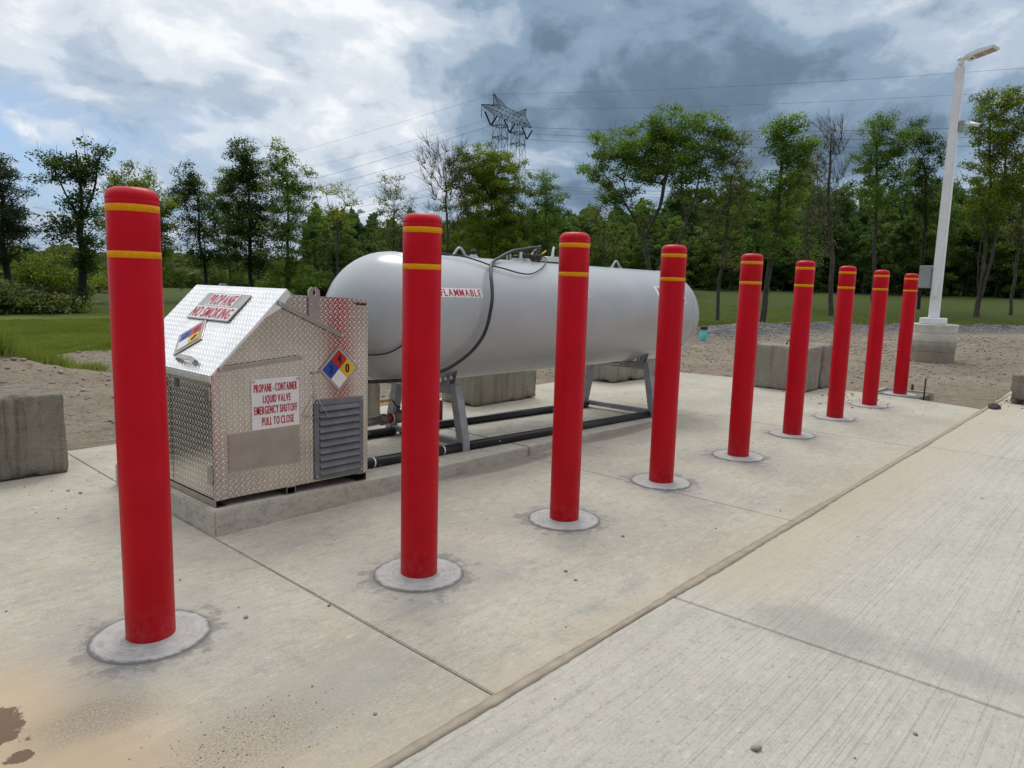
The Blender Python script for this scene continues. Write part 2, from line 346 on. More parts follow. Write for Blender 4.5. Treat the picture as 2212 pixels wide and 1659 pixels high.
# ---------------------------------------------------------------- concrete
BOL = [(1.078, 2.866), (2.2505, 2.597), (3.446, 2.616), (4.671, 2.651), (5.9325, 2.623), (7.28, 2.667), (8.68, 2.702), (10.04, 2.709), (11.5535, 2.7195)]
def concrete(name, broom=.5, kind='apron'):
    m, t, b = newmat(name)
    oc = t.new('ShaderNodeTexCoord').outputs['Object']; x, y, z = t.sep(oc)
    wob = t.math('ADD', y, t.math('MULTIPLY', t.noise(oc, .55, 2), .07))
    sv = t.comb(t.math('MULTIPLY', x, .10), t.math('MULTIPLY', wob, 38.0), z)
    br = t.noise(sv, 3.0, 4, .62); br2 = t.noise(t.comb(t.math('MULTIPLY', x, 1.6), t.math('MULTIPLY', wob, 60.0), z), 3, 4, .7)
    big = t.noise(oc, .8, 5, .6); med = t.noise(t.scalev(oc, (.6, 1.3, 1)), 4.2, 7, .66); fine = t.noise(oc, 90, 4, .75); spk = t.noise(oc, 46, 3, .7)
    if kind == 'road': A, B_ = (.41, .380, .318, 1), (.482, .452, .388, 1)
    elif kind == 'kerb': A, B_ = (.44, .405, .33, 1), (.54, .505, .42, 1)
    else: A, B_ = (.36, .322, .25, 1), (.48, .435, .345, 1)
    c = t.mix(t.mapr(big, .3, .7), A, B_)
    c = t.mix(t.math('MULTIPLY', t.mapr(med, .50, .68), .22 if kind == 'road' else .58), c, (.285, .285, .27, 1))
    c = t.mix(t.math('MULTIPLY', t.mapr(med, .45, .28), .45), c, (.53, .50, .44, 1))
    c = t.mix(t.math('MULTIPLY', t.mapr(br, .50, .34), t.math('MULTIPLY', t.mapr(med, .3, .6, .8, 1.0), broom)), c, (.22, .21, .185, 1))
    c = t.mix(t.math('MULTIPLY', t.mapr(br2, .55, .8), broom*.6), c, (.58, .56, .51, 1))
    c = t.mix(t.math('MULTIPLY', t.mapr(spk, .57, .68), .75), c, (.25, .235, .205, 1))
    c = t.mix(t.math('MULTIPLY', t.mapr(fine, .45, .65), .38), c, (.55, .53, .48, 1))
    gr_ = t.noise(t.scalev(oc, (.55, 1.0, 1)), 24, 6, .78); gr2 = t.noise(oc, 11, 6, .7)
    c = t.mix(t.math('MULTIPLY', t.mapr(gr_, .53, .68), .48), c, (.25, .235, .20, 1)); c = t.mix(t.math('MULTIPLY', t.mapr(gr_, .47, .34), .45), c, (.58, .55, .48, 1))
    c = t.mix(t.math('MULTIPLY', t.mapr(gr2, .50, .68), .16 if kind == 'road' else .40), c, (.26, .25, .22, 1))
    def spot(cx_, cy_, rx, ry, noi=None, amp=.8):
        dx_ = t.math('DIVIDE', t.math('SUBTRACT', x, cx_), rx); dy_ = t.math('DIVIDE', t.math('SUBTRACT', y, cy_), ry)
        dd = t.math('SQRT', t.math('ADD', t.math('MULTIPLY', dx_, dx_), t.math('MULTIPLY', dy_, dy_)))
        return t.math('ADD', dd, t.math('MULTIPLY', t.math('SUBTRACT', noi if noi is not None else med, .5), amp))
    if kind == 'apron':
        md = None
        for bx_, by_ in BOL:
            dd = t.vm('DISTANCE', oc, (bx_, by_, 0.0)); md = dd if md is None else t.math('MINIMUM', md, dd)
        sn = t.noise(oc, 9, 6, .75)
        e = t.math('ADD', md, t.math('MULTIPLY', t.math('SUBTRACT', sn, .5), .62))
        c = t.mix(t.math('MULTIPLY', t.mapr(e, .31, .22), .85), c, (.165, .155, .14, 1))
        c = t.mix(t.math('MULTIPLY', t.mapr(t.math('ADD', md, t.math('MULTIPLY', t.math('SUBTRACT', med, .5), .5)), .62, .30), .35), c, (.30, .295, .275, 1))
        # pale slurry patch and grey sweepings
        c = t.mix(t.math('MULTIPLY', t.mapr(spot(1.25, 2.05, .55, .22), 1.1, .6), .5), c, (.36, .34, .29, 1))
        # tan silt washed over the near left corner
        silt = t.mapr(t.math('ADD', t.math('ADD', t.math('MULTIPLY', x, .85), t.math('MULTIPLY', y, .30)), t.math('MULTIPLY', med, .42)), 1.84, 1.42)
        c = t.mix(t.math('MULTIPLY', silt, .85), c, (.48, .365, .235, 1))
        gs = t.mapr(spot(1.02, 1.98, .34, .20, None, 1.6), 1.35, .35)
        gs2 = t.mapr(spot(.74, 2.43, .20, .13, None, 1.4), 1.3, .4)
        pe = t.noise(oc, 120, 3, .8)
        grit = t.mix(t.mapr(pe, .45, .62), (.20, .165, .12, 1), (.44, .39, .31, 1))
        c = t.mix(t.math('MULTIPLY', t.math('MAXIMUM', gs, gs2), .58), c, grit)
        wet = t.math('MAXIMUM', t.mapr(spot(.50, 2.60, .075, .13, t.noise(oc, 14, 5, .7), 2.6), 1.05, .9), t.mapr(spot(.505, 2.38, .035, .03, t.noise(oc, 20, 5, .7), 2.4), 1.05, .9))
        c = t.mix(t.math('MULTIPLY', wet, .9), c, (.13, .085, .055, 1))
        # sand swept along the kerb
        ks = t.math('MAXIMUM', t.mapr(spot(4.15, 3.80, .72, .13), 1.1, .7), t.mapr(spot(5.9, 3.90, .8, .14), 1.1, .7))
        c = t.mix(t.math('MULTIPLY', ks, .8), c, t.mix(t.mapr(pe, .42, .6), (.15, .125, .10, 1), (.34, .30, .25, 1)))
        # tan dust beside the long seam
        ds = t.mapr(t.math('ADD', t.math('SUBTRACT', y, 1.60), t.math('MULTIPLY', med, .30)), .42, .10)
        c = t.mix(t.math('MULTIPLY', ds, .45), c, (.44, .37, .27, 1))
    if kind == 'road':
        ds = t.mapr(t.math('SUBTRACT', t.math('MULTIPLY', med, .5), t.math('SUBTRACT', y, 1.56)), .95, .25)
        ds = t.math('MULTIPLY', ds, t.mapr(x, 2.9, 3.4))
        c = t.mix(t.math('MULTIPLY', ds, .62), c, (.46, .38, .27, 1))
        s_ = t.mapr(spot(3.10, .95, .22, .30, t.noise(oc, 8, 6, .75), 1.7), 1.3, .5)
        s2 = t.mapr(spot(3.15, .42, .16, .30, t.noise(oc, 11, 6, .75), 1.9), 1.2, .4)
        c = t.mix(t.math('MULTIPLY', t.math('MAXIMUM', s_, s2), .45), c, (.24, .235, .215, 1))
    if kind == 'kerb':
        st = t.noise(t.scalev(oc, (1.2, 1.2, 5)), 5, 6, .7)
        c = t.mix(t.math('MULTIPLY', t.mapr(st, .5, .75), .55), c, (.26, .23, .18, 1))
    t.put(b.inputs['Base Color'], c); b.inputs['Roughness'].default_value = .88; b.inputs['Specular IOR Level'].default_value = .3
    hh = t.math('ADD', t.math('ADD', t.math('MULTIPLY', br, broom*1.6), t.math('MULTIPLY', br2, broom)), t.math('ADD', t.math('MULTIPLY', fine, .35), t.math('MULTIPLY', spk, .3)))
    t.put(b.inputs['Normal'], t.bump(hh, .7, .003))
    return m
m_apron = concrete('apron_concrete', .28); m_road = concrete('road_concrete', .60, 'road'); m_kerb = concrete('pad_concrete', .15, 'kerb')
def slab(name, poly, mat, z0=-.14, z1=0.0, bev=.006):
    bm = bmesh.new(); prism(bm, poly, lambda x, y: (x, y, z0), lambda x, y: (x, y, z1))
    return tag(fin(bm, name, mat, bevel=bev), kind='structure')
J = .004
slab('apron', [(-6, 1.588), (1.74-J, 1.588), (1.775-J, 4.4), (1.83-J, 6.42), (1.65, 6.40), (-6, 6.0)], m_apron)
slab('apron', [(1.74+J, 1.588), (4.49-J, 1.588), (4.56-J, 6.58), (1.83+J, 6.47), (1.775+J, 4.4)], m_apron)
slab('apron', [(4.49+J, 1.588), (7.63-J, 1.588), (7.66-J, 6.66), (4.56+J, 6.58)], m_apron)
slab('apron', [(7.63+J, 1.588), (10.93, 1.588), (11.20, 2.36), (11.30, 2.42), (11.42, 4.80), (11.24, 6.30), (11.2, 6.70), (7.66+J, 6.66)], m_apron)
slab('road', [(-6, -9), (2.955-J, -9), (2.925-J, 1.559), (-6, 1.559)], m_road)
slab('road', [(2.955+J, -9), (7.74-J, -9), (7.745-J, 1.559), (2.925+J, 1.559)], m_road)
slab('road', [(7.74+J, -9), (40, -9), (40, 1.62), (13.4, 1.62), (11, 1.559), (7.745+J, 1.559)], m_road)
# brown silt packed in the long seam
m_silt = simple('packed_silt', (.33, .275, .21), .95, nscale=12, namp=.15)
vs, fs = [], []
rs = random.Random(4); N = 420; w0 = 0
xs_ = np.linspace(-2, 13.2, N)
for i, x_ in enumerate(xs_):
    yc = 1.5735; wdt = .021+.008*math.sin(x_*3.1)*math.sin(x_*1.3+1)+.006*rs.random()
    vs += [(x_, yc-wdt, .0045), (x_, yc, .005), (x_, yc+wdt, .0045), (x_, yc-wdt*.6, -.03), (x_, yc+wdt*.6, -.03)]
for i in range(N-1):
    a = i*5; c_ = a+5
    fs += [(a, c_, c_+1, a+1), (a+1, c_+1, c_+2, a+2), (a+3, c_+3, c_, a), (a+2, c_+2, c_+4, a+4)]
tag(fastmesh('seam_silt', vs, fs, m_silt, smooth=True), kind='structure')
# raised equipment pad (top falls slightly towards its far end)
kf = [(1.775, 3.762), (3.47, 3.785), (4.553, 3.862)]; kf2 = [(4.565, 3.863), (6.68, 3.94), (7.46, 3.997)]
def ktop(x, y): return (x, y, .150-.0262*(x-1.775))
def kerb(front, back):
    bm = bmesh.new(); poly = front+[(front[-1][0], back), (front[0][0], back)]
    prism(bm, poly, lambda x, y: (x, y, -.05), ktop); return tag(fin(bm, 'equipment_pad', m_kerb, bevel=.008, seg=2), kind='structure')
kerb(kf, 5.22); kerb(kf2, 5.22)

# ---------------------------------------------------------------- bollards
m_red, t, b = newmat('red_plastic_sleeve')
oc = t.new('ShaderNodeTexCoord').outputs['Object']
n = t.noise(oc, 5, 5); sc = t.noise(t.scalev(oc, (1, 1, .15)), 40, 4, .7)
zz_ = t.sep(oc)[2]
spl = t.math('MULTIPLY', t.mapr(zz_, .22, .0), t.mapr(t.noise(oc, 28, 5, .75), .42, .62)); scr = t.mapr(t.noise(t.scalev(oc, (3, 3, 14)), 7, 5, .8), .74, .80)
t.put(b.inputs['Base Color'], t.mix(t.math('MAXIMUM', t.math('MULTIPLY', spl, .13), t.math('MULTIPLY', scr, .10)), t.mix(t.mapr(n, .3, .7), (.48, .0003, .009, 1), (.54, .0005, .012, 1)), (.36, .22, .17, 1)))
t.put(b.inputs['Roughness'], t.mapr(sc, .3, .8, .34, .52)); b.inputs['Specular IOR Level'].default_value = .20
t.put(b.inputs['Normal'], t.bump(t.noise(oc, 3, 2), .25, .004))
m_tape = simple('orange_reflective_tape', (.72, .30, .002), .4, nscale=60, namp=.08, spec=.15)
m_foot, t, b = newmat('fresh_concrete_collar')
oc = t.new('ShaderNodeTexCoord').outputs['Object']; x, y, z = t.sep(oc)
rr = t.math('SQRT', t.math('ADD', t.math('MULTIPLY', x, x), t.math('MULTIPLY', y, y)))
an = t.math('ARCTAN2', y, x)
tr_ = t.noise(t.comb(t.math('MULTIPLY', rr, 90.0), t.math('MULTIPLY', an, .9), 0.0), 1.0, 4, .7)
sp = t.noise(oc, 60, 4, .75); bg_ = t.noise(oc, 7, 4)
c = t.mix(t.mapr(t.math('ADD', t.math('MULTIPLY', tr_, .5), t.math('MULTIPLY', t.noise(oc, 16, 6, .75), .5)), .36, .6), (.29, .28, .265, 1), (.43, .425, .41, 1))
c = t.mix(t.math('MULTIPLY', t.mapr(sp, .58, .7), .5), c, (.30, .28, .25, 1)); c = t.mix(t.math('MULTIPLY', t.mapr(bg_, .45, .7), .4), c, (.44, .43, .40, 1))
c = t.mix(t.math('MULTIPLY', t.mapr(t.math('ADD', rr, t.math('MULTIPLY', t.noise(oc, 22, 5, .75), .05)), .226, .244), .9), c, (.13, .12, .105, 1))
t.put(b.inputs['Base Color'], c); b.inputs['Roughness'].default_value = .9
t.put(b.inputs['Normal'], t.bump(t.math('ADD', tr_, t.math('MULTIPLY', sp, .4)), .6, .004))
BR = .0905
def sleeve_prof():
    p = [(BR-.004, .012), (BR-.001, .008), (BR, .016)]
    for za, zb in ((1.4925, 1.5175), (1.659, 1.685)):
        p += [(BR, za-.002), (BR-.0008, za), (BR-.0008, zb), (BR, zb+.002)]
    p += [(BR, 1.701), (BR-.0012, 1.703), (BR, 1.705)]
    for k in range(0, 10): a = k/9*math.pi/2; p.append((BR-.040+.040*math.cos(a), 1.710+.038*math.sin(a)))
    p += [(.025, 1.7505), (0, 1.751)]; return p
def make_bollard(i, loc):
    root = empty('bollard', loc)
    bm = bmesh.new(); lathe(bm, sleeve_prof(), 48); fin(bm, 'sleeve', m_red, root, smooth=True)
    for za, zb in ((1.4925, 1.5175), (1.659, 1.685)):
        bm = bmesh.new(); lathe(bm, [(BR-.0005, za), (BR+.0006, za+.0008), (BR+.0006, zb-.0008), (BR-.0005, zb)], 48); fin(bm, 'reflective_band', m_tape, root, smooth=True)
    bm = bmesh.new(); lathe(bm, [(.232, -.05), (.232, .001), (.229, -.003), (.226, -.002), (.222, .004), (.205, .0075), (.14, .009), (.092, .013), (.086, .013), (0, .013)], 56)
    fin(bm, 'footing', m_foot, root, smooth=True)
    return root
BL = ['nearest red bollard, tallest in the photo, left of the metal cabinet', 'second nearest red bollard, covering the rounded left end of the grey tank',
      'third red bollard from the camera, crossing the middle of the tank', 'red bollard hiding the right part of the tank, fourth from the camera',
      'fifth red bollard from the camera, first one standing clear right of the tank', 'red bollard in front of the concrete block with a lifting ring',
      'red bollard just right of the pair of concrete blocks, third from the far end', 'red bollard second from the far end of the row', 'farthest red bollard, standing on a square fresh concrete patch by the lamp base']
B0 = None
for i, (x_, y_) in enumerate(BOL):
    if B0 is None: o = B0 = make_bollard(0, (x_, y_, 0))
    else:
        o = B0.copy(); COL.objects.link(o); o.location = (x_, y_, 0)
        for ch in B0.children:
            if i == 8 and ch.name.startswith('footing'): continue
            cc = ch.copy(); COL.objects.link(cc); cc.parent = o
    o.rotation_euler = (0, 0, i*1.3)
    tag(o, BL[i], 'bollard', 'red bollards in a row along the concrete apron')
    if i == 8:
        o.rotation_euler = (0, 0, 0)
        bm = bmesh.new(); a = [(-.31, -.30), (.33, -.33), (.37, .24), (-.20, .28)]
        prism(bm, a, lambda x, y: (x, y, -.10), lambda x, y: (x, y, .012)); fin(bm, 'footing', m_foot, o, bevel=.006)
        bm = bmesh.new(); bbox(bm, -.30, .285, -.08, .40, .32, .03); bbox(bm, .385, -.36, -.08, .42, .28, .03); split(fin(bm, 'form_board', simple('form_board_wood', (.45, .40, .30), .8), o))

# ---------------------------------------------------------------- metals
def plate_mat(name, base, rough, tread=True, cell=.0250, dirt=.25, bumpd=.0035):
    m, t, b = newmat(name)
    uv = t.new('ShaderNodeTexCoord').outputs['UV']; oc = t.new('ShaderNodeTexCoord').outputs['Object']
    n = t.noise(oc, 5, 5, .6); n2 = t.noise(t.scalev(oc, (1, 1, .25)), 30, 4, .7)
    hgt = None
    if tread:
        q = t.vm('DIVIDE', uv, (cell, cell, 1)); u0_, v0_, _ = t.sep(q); u_ = t.math('ADD', t.math('MULTIPLY', t.math('ADD', u0_, v0_), .7071), 200.0); v_ = t.math('ADD', t.math('MULTIPLY', t.math('SUBTRACT', v0_, u0_), .7071), 200.0)
        cu, cv = t.math('FLOOR', u_), t.math('FLOOR', v_)
        fu = t.math('SUBTRACT', t.math('SUBTRACT', u_, cu), .5); fv = t.math('SUBTRACT', t.math('SUBTRACT', v_, cv), .5)
        par = t.math('SUBTRACT', t.math('MULTIPLY', t.math('ABSOLUTE', t.math('MODULO', t.math('ADD', cu, cv), 2.0)), 2.0), 1.0)
        pz = t.math('MULTIPLY', t.math('ADD', par, 1.0), .5); qz = t.math('SUBTRACT', 1.0, pz)
        la_ = t.math('ADD', t.math('MULTIPLY', fu, pz), t.math('MULTIPLY', fv, qz)); sa_ = t.math('ADD', t.math('MULTIPLY', fu, qz), t.math('MULTIPLY', fv, pz))
        a_ = t.math('DIVIDE', la_, .62); b_ = t.math('DIVIDE', sa_, .17)
        r_ = t.math('ADD', t.math('MULTIPLY', a_, a_), t.math('MULTIPLY', b_, b_))
        hgt = t.mapr(r_, 1.0, .25)
    k = t.mapr(n, .3, .7, .88, 1.08)
    c = t.mix(1, base+(1,), t.comb(k, k, k), 'MULTIPLY')
    if hgt is not None: c = t.mix(t.math('MULTIPLY', t.math('SUBTRACT', 1.0, hgt), dirt), c, (.25, .20, .17, 1)); c = t.mix(t.math('MULTIPLY', hgt, .75), c, (.92, .91, .90, 1))  # bar highlights painted into the colour; flats between tinted brown
    t.put(b.inputs['Base Color'], c); b.inputs['Metallic'].default_value = 1
    t.put(b.inputs['Roughness'], t.mapr(n2, .3, .8, rough*.8, rough*1.3))
    if hgt is not None: t.put(b.inputs['Normal'], t.bump(t.math('ADD', hgt, t.math('MULTIPLY', n, .10)), 1, bumpd))
    else: t.put(b.inputs['Normal'], t.bump(n2, .35, .001))
    return m
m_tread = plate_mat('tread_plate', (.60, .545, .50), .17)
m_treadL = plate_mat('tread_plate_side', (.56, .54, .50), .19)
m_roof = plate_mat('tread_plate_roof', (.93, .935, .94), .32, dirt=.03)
m_alu = plate_mat('brushed_aluminium', (.42, .385, .355), .36, tread=False)
m_bolt = simple('zinc_bolt', (.55, .54, .52), .35, 1, nscale=40)
m_black = simple('black_rubber', (.018, .018, .019), .45, nscale=30, namp=.3)
m_dark = simple('dark_interior', (.012, .012, .013), .9)
m_white = simple('white_sign_face', (.78, .78, .77), .35, nscale=6, namp=.04)
m_signred = simple('sign_red', (.46, .008, .035), .45, nscale=20, namp=.06)
m_vent = simple('grey_vent_paint', (.15, .153, .16), .42, nscale=10, namp=.12, bump=.0006)
m_nred = simple('placard_red', (.50, .012, .015), .4); m_nblu = simple('placard_blue', (.008, .055, .36), .4)
m_nyel = simple('placard_yellow', (.72, .44, .008), .4); m_blk = simple('placard_black', (.008, .008, .010), .45)
m_wire = simple('galvanised_wire', (.42, .41, .38), .4, .9, nscale=60)

# ---------------------------------------------------------------- dispenser cabinet
CY, CB = 3.81, 4.94
cab = empty('dispenser_cabinet', (1.80, CY, .15))
tag(cab, 'silver tread plate metal cabinet with sloping lid and propane warning signs on the concrete pad', 'cabinet')
CO = Vector((1.80, CY, .15))
def L(p): return Vector(p)-CO
def uvmesh(name, quads, mat, parent, thick=0):
    """quads: list of (verts world, uvs in metres)"""
    bm = bmesh.new(); uvl = bm.loops.layers.uv.new('UVMap')
    for vs, uvs in quads:
        f = bm.faces.new([bm.verts.new(L(v)) for v in vs])
        for lp, q in zip(f.loops, uvs): lp[uvl].uv = q
    me = bpy.data.meshes.new(name); bm.to_mesh(me); bm.free()
    o = link(name, me, mat, parent)
    if thick:
        md = o.modifiers.new('s', 'SOLIDIFY'); md.thickness = thick; md.offset = -1
    return o
fr = [(1.802, .193), (2.843, .177), (2.846, 1.313), (2.289, 1.340), (2.266, 1.362), (1.802, .895)]
zb_ = lambda x: .193-.0155*(x-1.8)
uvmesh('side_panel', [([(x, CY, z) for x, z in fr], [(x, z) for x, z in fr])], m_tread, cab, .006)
uvmesh('back_panel', [([(x, CB, z) for x, z in fr[::-1]], [(x, z) for x, z in fr[::-1]]),
                      ([(2.843, CY+.006, .177), (2.843, CB-.006, .177), (2.846, CB-.006, 1.311), (2.846, CY+.006, 1.311)], [(CY, .177), (CB, .177), (CB, 1.31), (CY, 1.31)]),
                      ([(2.846, CY+.004, 1.315), (2.846, CB, 1.315), (2.27, CB, 1.343), (2.27, CY+.004, 1.343)], [(0, 0), (1.1, 0), (1.1, .56), (0, .56)])], m_tread, cab, .004)
# end wall with door
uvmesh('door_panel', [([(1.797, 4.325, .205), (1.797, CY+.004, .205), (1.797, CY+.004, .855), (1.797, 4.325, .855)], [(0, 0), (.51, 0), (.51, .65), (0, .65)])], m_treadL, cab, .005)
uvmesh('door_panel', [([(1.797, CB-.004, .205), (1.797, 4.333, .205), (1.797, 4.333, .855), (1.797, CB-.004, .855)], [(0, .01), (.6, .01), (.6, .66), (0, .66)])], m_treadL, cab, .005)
bm = bmesh.new(); bbox(bm, *L((1.806, CY+.008, .195)), *L((1.815, CB-.008, .90))); fin(bm, 'end_liner', m_dark, cab)
bm = bmesh.new(); bbox(bm, *L((1.80, CY+.007, .188)), *L((2.84, CB-.007, .194))); fin(bm, 'floor_plate', m_alu, cab)
for yv, zv in ((4.235, .815), (4.391, .80)):
    bm = bmesh.new()
    for k in range(5):
        bbox(bm, *L((1.7925, yv-.028, zv-.020+k*.010)), *L((1.7965, yv+.028, zv-.015+k*.010)))
    fin(bm, 'vent_slot', m_black, cab)
for za, zb2 in ((.760, .825), (.285, .385)):
    bm = bmesh.new(); bbox(bm, *L((1.786, CY+.002, za)), *L((1.7915, CY+.048, zb2))); tube(bm, [L((1.789, CY-.001, za)), L((1.789, CY-.001, zb2))], .006, 8)
    fin(bm, 'hinge', m_alu, cab, bevel=.0008)
# folded corner strip on the side panel
uvmesh('corner_strip', [([(1.797, CY-.004, .195), (1.858, CY-.004, .1935), (1.858, CY-.004, .845), (1.797, CY-.004, .868)], [(0, 0), (.06, 0), (.06, .65), (0, .67)])], m_tread, cab, .0035)
# sloping lid
sv = Vector((.469, 0, .476)).normalized(); E0 = Vector((1.790, CY, .899)); nrm = Vector((-sv.z, 0, sv.x))
def RFp(s, d, h=0.0): return E0+sv*s+Vector((0, d, 0))+nrm*h
LL = .668
uvmesh('lid', [([RFp(0, CB-CY+.012), RFp(0, -.012), RFp(LL, -.012), RFp(LL, CB-CY+.012)], [(CB, 0), (CY, 0), (CY, LL), (CB, LL)]),
               ([RFp(LL, CB-CY+.012), RFp(LL, -.012), (2.295, CY-.012, 1.345), (2.295, CB+.012, 1.345)], [(0, 0), (1.1, 0), (1.1, .04), (0, .04)]),
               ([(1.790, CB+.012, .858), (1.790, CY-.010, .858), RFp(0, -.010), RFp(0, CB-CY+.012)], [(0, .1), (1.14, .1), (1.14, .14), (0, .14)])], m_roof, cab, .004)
bm = bmesh.new()
ps = [(0.0, 0), (LL, 0), (LL-.01, -.045), (.56, -.050), (.45, -.018), (.02, -.012)]
a = [bm.verts.new(L(RFp(s, -.0155, h))) for s, h in ps]; bb = [bm.verts.new(L(RFp(s, -.0125, h))) for s, h in ps]
bm.faces.new(a); bm.faces.new(bb[::-1])
for k in range(6): bm.faces.new((a[k], bb[k], bb[(k+1) % 6], a[(k+1) % 6]))
fin(bm, 'lid_flange', m_roof, cab)
bm = bmesh.new(); P0 = [RFp(.060, .455, .0), RFp(.060, .455, .020), RFp(.064, .43, .036), RFp(.064, .27, .036), RFp(.058, .235, .020), RFp(.058, .235, 0)]
for k in range(5):
    pa, pb = L(P0[k]), L(P0[k+1])
    w2 = sv*.014; vs = [bm.verts.new(v) for v in (pa-w2, pa+w2, pb+w2, pb-w2)]; bm.faces.new(vs)
o = fin(bm, 'lid_handle', m_alu, cab); md = o.modifiers.new('s', 'SOLIDIFY'); md.thickness = .008; md.offset = 0
# roof signs: x runs along -Y, y up the slope
def roofsign(name, s0, s1, d0, d1, h0, h1, mat, par=None, holes=()):
    bm = bmesh.new(); poly = [(s0, d0), (s1, d0), (s1, d1), (s0, d1)]
    prism(bm, poly, lambda s, d: L(RFp(s, d, h0)), lambda s, d: L(RFp(s, d, h1))); return fin(bm, name, mat, par or cab, bevel=.0008)
sg = roofsign('warning_sign', .372, .595, .287, .838, .004, .010, m_alu)
roofsign('sign_face', .485, .588, .395, .750, .0105, .0118, m_white, sg)
roofsign('sign_face', .378, .480, .296, .830, .0105, .0118, m_white, sg)
pl = lambda x, y: L(RFp(y, -x, .0127))
lettering([('PROPANE', -.735, .493, .325, .085, .030)], pl, m_signred, sg)
lettering([('NO SMOKING', -.818, .388, .50, .082, .040)], pl, m_signred, sg)
def nfpa(parent, place, c, s, off=0.0):
    """hazard diamond of four squares, s = half diagonal"""
    cx_, cy_ = c
    def dia(name, x, y, r, mat, lay, par):
        bm = bmesh.new(); poly = [(x, y-r), (x+r, y), (x, y+r), (x-r, y)]
        prism(bm, poly, lambda a, b_: place(a, b_, lay), lambda a, b_: place(a, b_, lay+.0008)); return fin(bm, name, mat, par)
    base = dia('sign_face', cx_, cy_, s, m_white, .0055, parent)
    dia('border', cx_, cy_, s*.96, m_blk, .0067, base)
    q = s*.955/2; r = q*.975
    dia('red_field', cx_, cy_+q, r, m_nred, .0079, base); dia('blue_field', cx_-q, cy_, r, m_nblu, .0079, base)
    dia('yellow_field', cx_+q, cy_, r, m_nyel, .0079, base); dia('white_field', cx_, cy_-q, r, m_white, .0079, base)
    g = q*.62
    for nn in (('4', cx_-g*.40, cy_+q-g*.66, g*.86, g*1.40, .055), ('2', cx_-q-g*.38, cy_-g*.70, g*.80, g*1.40, .055), ('0', cx_+q-g*.42, cy_-g*.70, g*.84, g*1.40, .055)):
        lettering([nn], lambda a, b_: place(a, b_, .0096), m_blk, base, 'numeral')
def roofdia(h0, h1, mat, s):
    bm = bmesh.new(); poly = [(.228-s, .567), (.228, .567-s), (.228+s, .567), (.228, .567+s)]
    prism(bm, poly, lambda a, d: L(RFp(a, d, h0)), lambda a, d: L(RFp(a, d, h1))); return fin(bm, 'hazard_placard', mat, cab, bevel=.0008)
hp = roofdia(.002, .007, m_alu, .152)
nfpa(hp, lambda a, b_, l: L(RFp(b_, -a, l+.002)), (-.567, .228), .121)
# placard, sign, plate, vent on the side panel; all proud of the panel (towards -Y)
def front(x, z, h): return L((x, CY-h, z))
def fbox(bm, x0, z0, x1, z1, h0, h1): bbox(bm, *L((x0, CY-h1, z0)), *L((x1, CY-h0, z1)))
bm = bmesh.new(); cx_, cz_, s_ = 2.619, .882, .146
prism(bm, [(cx_, cz_-s_), (cx_+s_, cz_), (cx_, cz_+s_), (cx_-s_, cz_)], lambda a, b_: front(a, b_, .001), lambda a, b_: front(a, b_, .0045))
hp2 = fin(bm, 'hazard_placard', m_alu, cab)
nfpa(hp2, lambda a, b_, l: front(a, b_, l), (2.619, .882), .128)
bm = bmesh.new(); fbox(bm, 2.031, .562, 2.336, .858, .001, .0045); ss = fin(bm, 'shutoff_sign', m_white, cab, bevel=.0008)
X0, X1, Z0, Z1 = 2.031, 2.336, .562, .858; sw, sh = X1-X0, Z1-Z0
rows_ = [('PROPANE - CONTAINER', .045, .955, .104, .262), ('LIQUID VALVE', .225, .815, .331, .482), ('EMERGENCY SHUTOFF', .045, .955, .542, .70), ('PULL TO CLOSE', .20, .88, .77, .928)]
lettering([(tx, X0+a*sw, Z1-d_*sh, (b_-a)*sw, (d_-c_)*sh, .028) for tx, a, b_, c_, d_ in rows_], lambda x, y: front(x, y, .0052), m_signred, ss)
for xx, zz in ((2.042, .848), (2.325, .846)):
    bm = bmesh.new(); lathe(bm, [(.008, 0), (.008, .003), (.004, .005), (0, .005)], 14)
    bmesh.ops.transform(bm, matrix=Matrix.Translation(front(xx, zz, .0045)) @ Matrix.Rotation(R(90), 4, 'X'), verts=bm.verts); fin(bm, 'screw', m_bolt, ss)
bm = bmesh.new(); prism(bm, [(1.886, .340), (2.334, .332), (2.334, .554), (1.886, .560)], lambda a, b_: front(a, b_, .001), lambda a, b_: front(a, b_, .004)); fin(bm, 'blank_plate', m_alu, cab, bevel=.0006)
bm = bmesh.new()
for a_, b_, c_, d_ in ((2.438, .195, 2.472, .698), (2.770, .180, 2.803, .690)): fbox(bm, a_, b_, c_, d_, .001, .010)
prism(bm, [(2.472, .662), (2.770, .658), (2.770, .690), (2.472, .698)], lambda a, c_: front(a, c_, .001), lambda a, c_: front(a, c_, .010))
prism(bm, [(2.472, .192), (2.770, .180), (2.770, .222), (2.472, .232)], lambda a, c_: front(a, c_, .001), lambda a, c_: front(a, c_, .010))
vt = fin(bm, 'vent_grille', m_vent, cab)
bm = bmesh.new(); fbox(bm, 2.473, .2, 2.769, .68, .0005, .0022); fin(bm, 'vent_opening', m_dark, vt)
NL = 10
for k in range(NL):
    z_ = .640-k*(.640-.235)/(NL-1)*1.0
    bm = bmesh.new(); P = [front(2.474, z_+.022, .0025), front(2.768, z_+.022, .0025), front(2.768, z_-.012, .019), front(2.474, z_-.012, .019)]
    f = bm.faces.new([bm.verts.new(p) for p in P]); r_ = bmesh.ops.extrude_face_region(bm, geom=[f]); bmesh.ops.translate(bm, vec=Vector((0, .0008, -.0045)), verts=[g for g in r_['geom'] if isinstance(g, bmesh.types.BMVert)])
    fin(bm, 'louvre', m_vent, vt)
bm = bmesh.new()
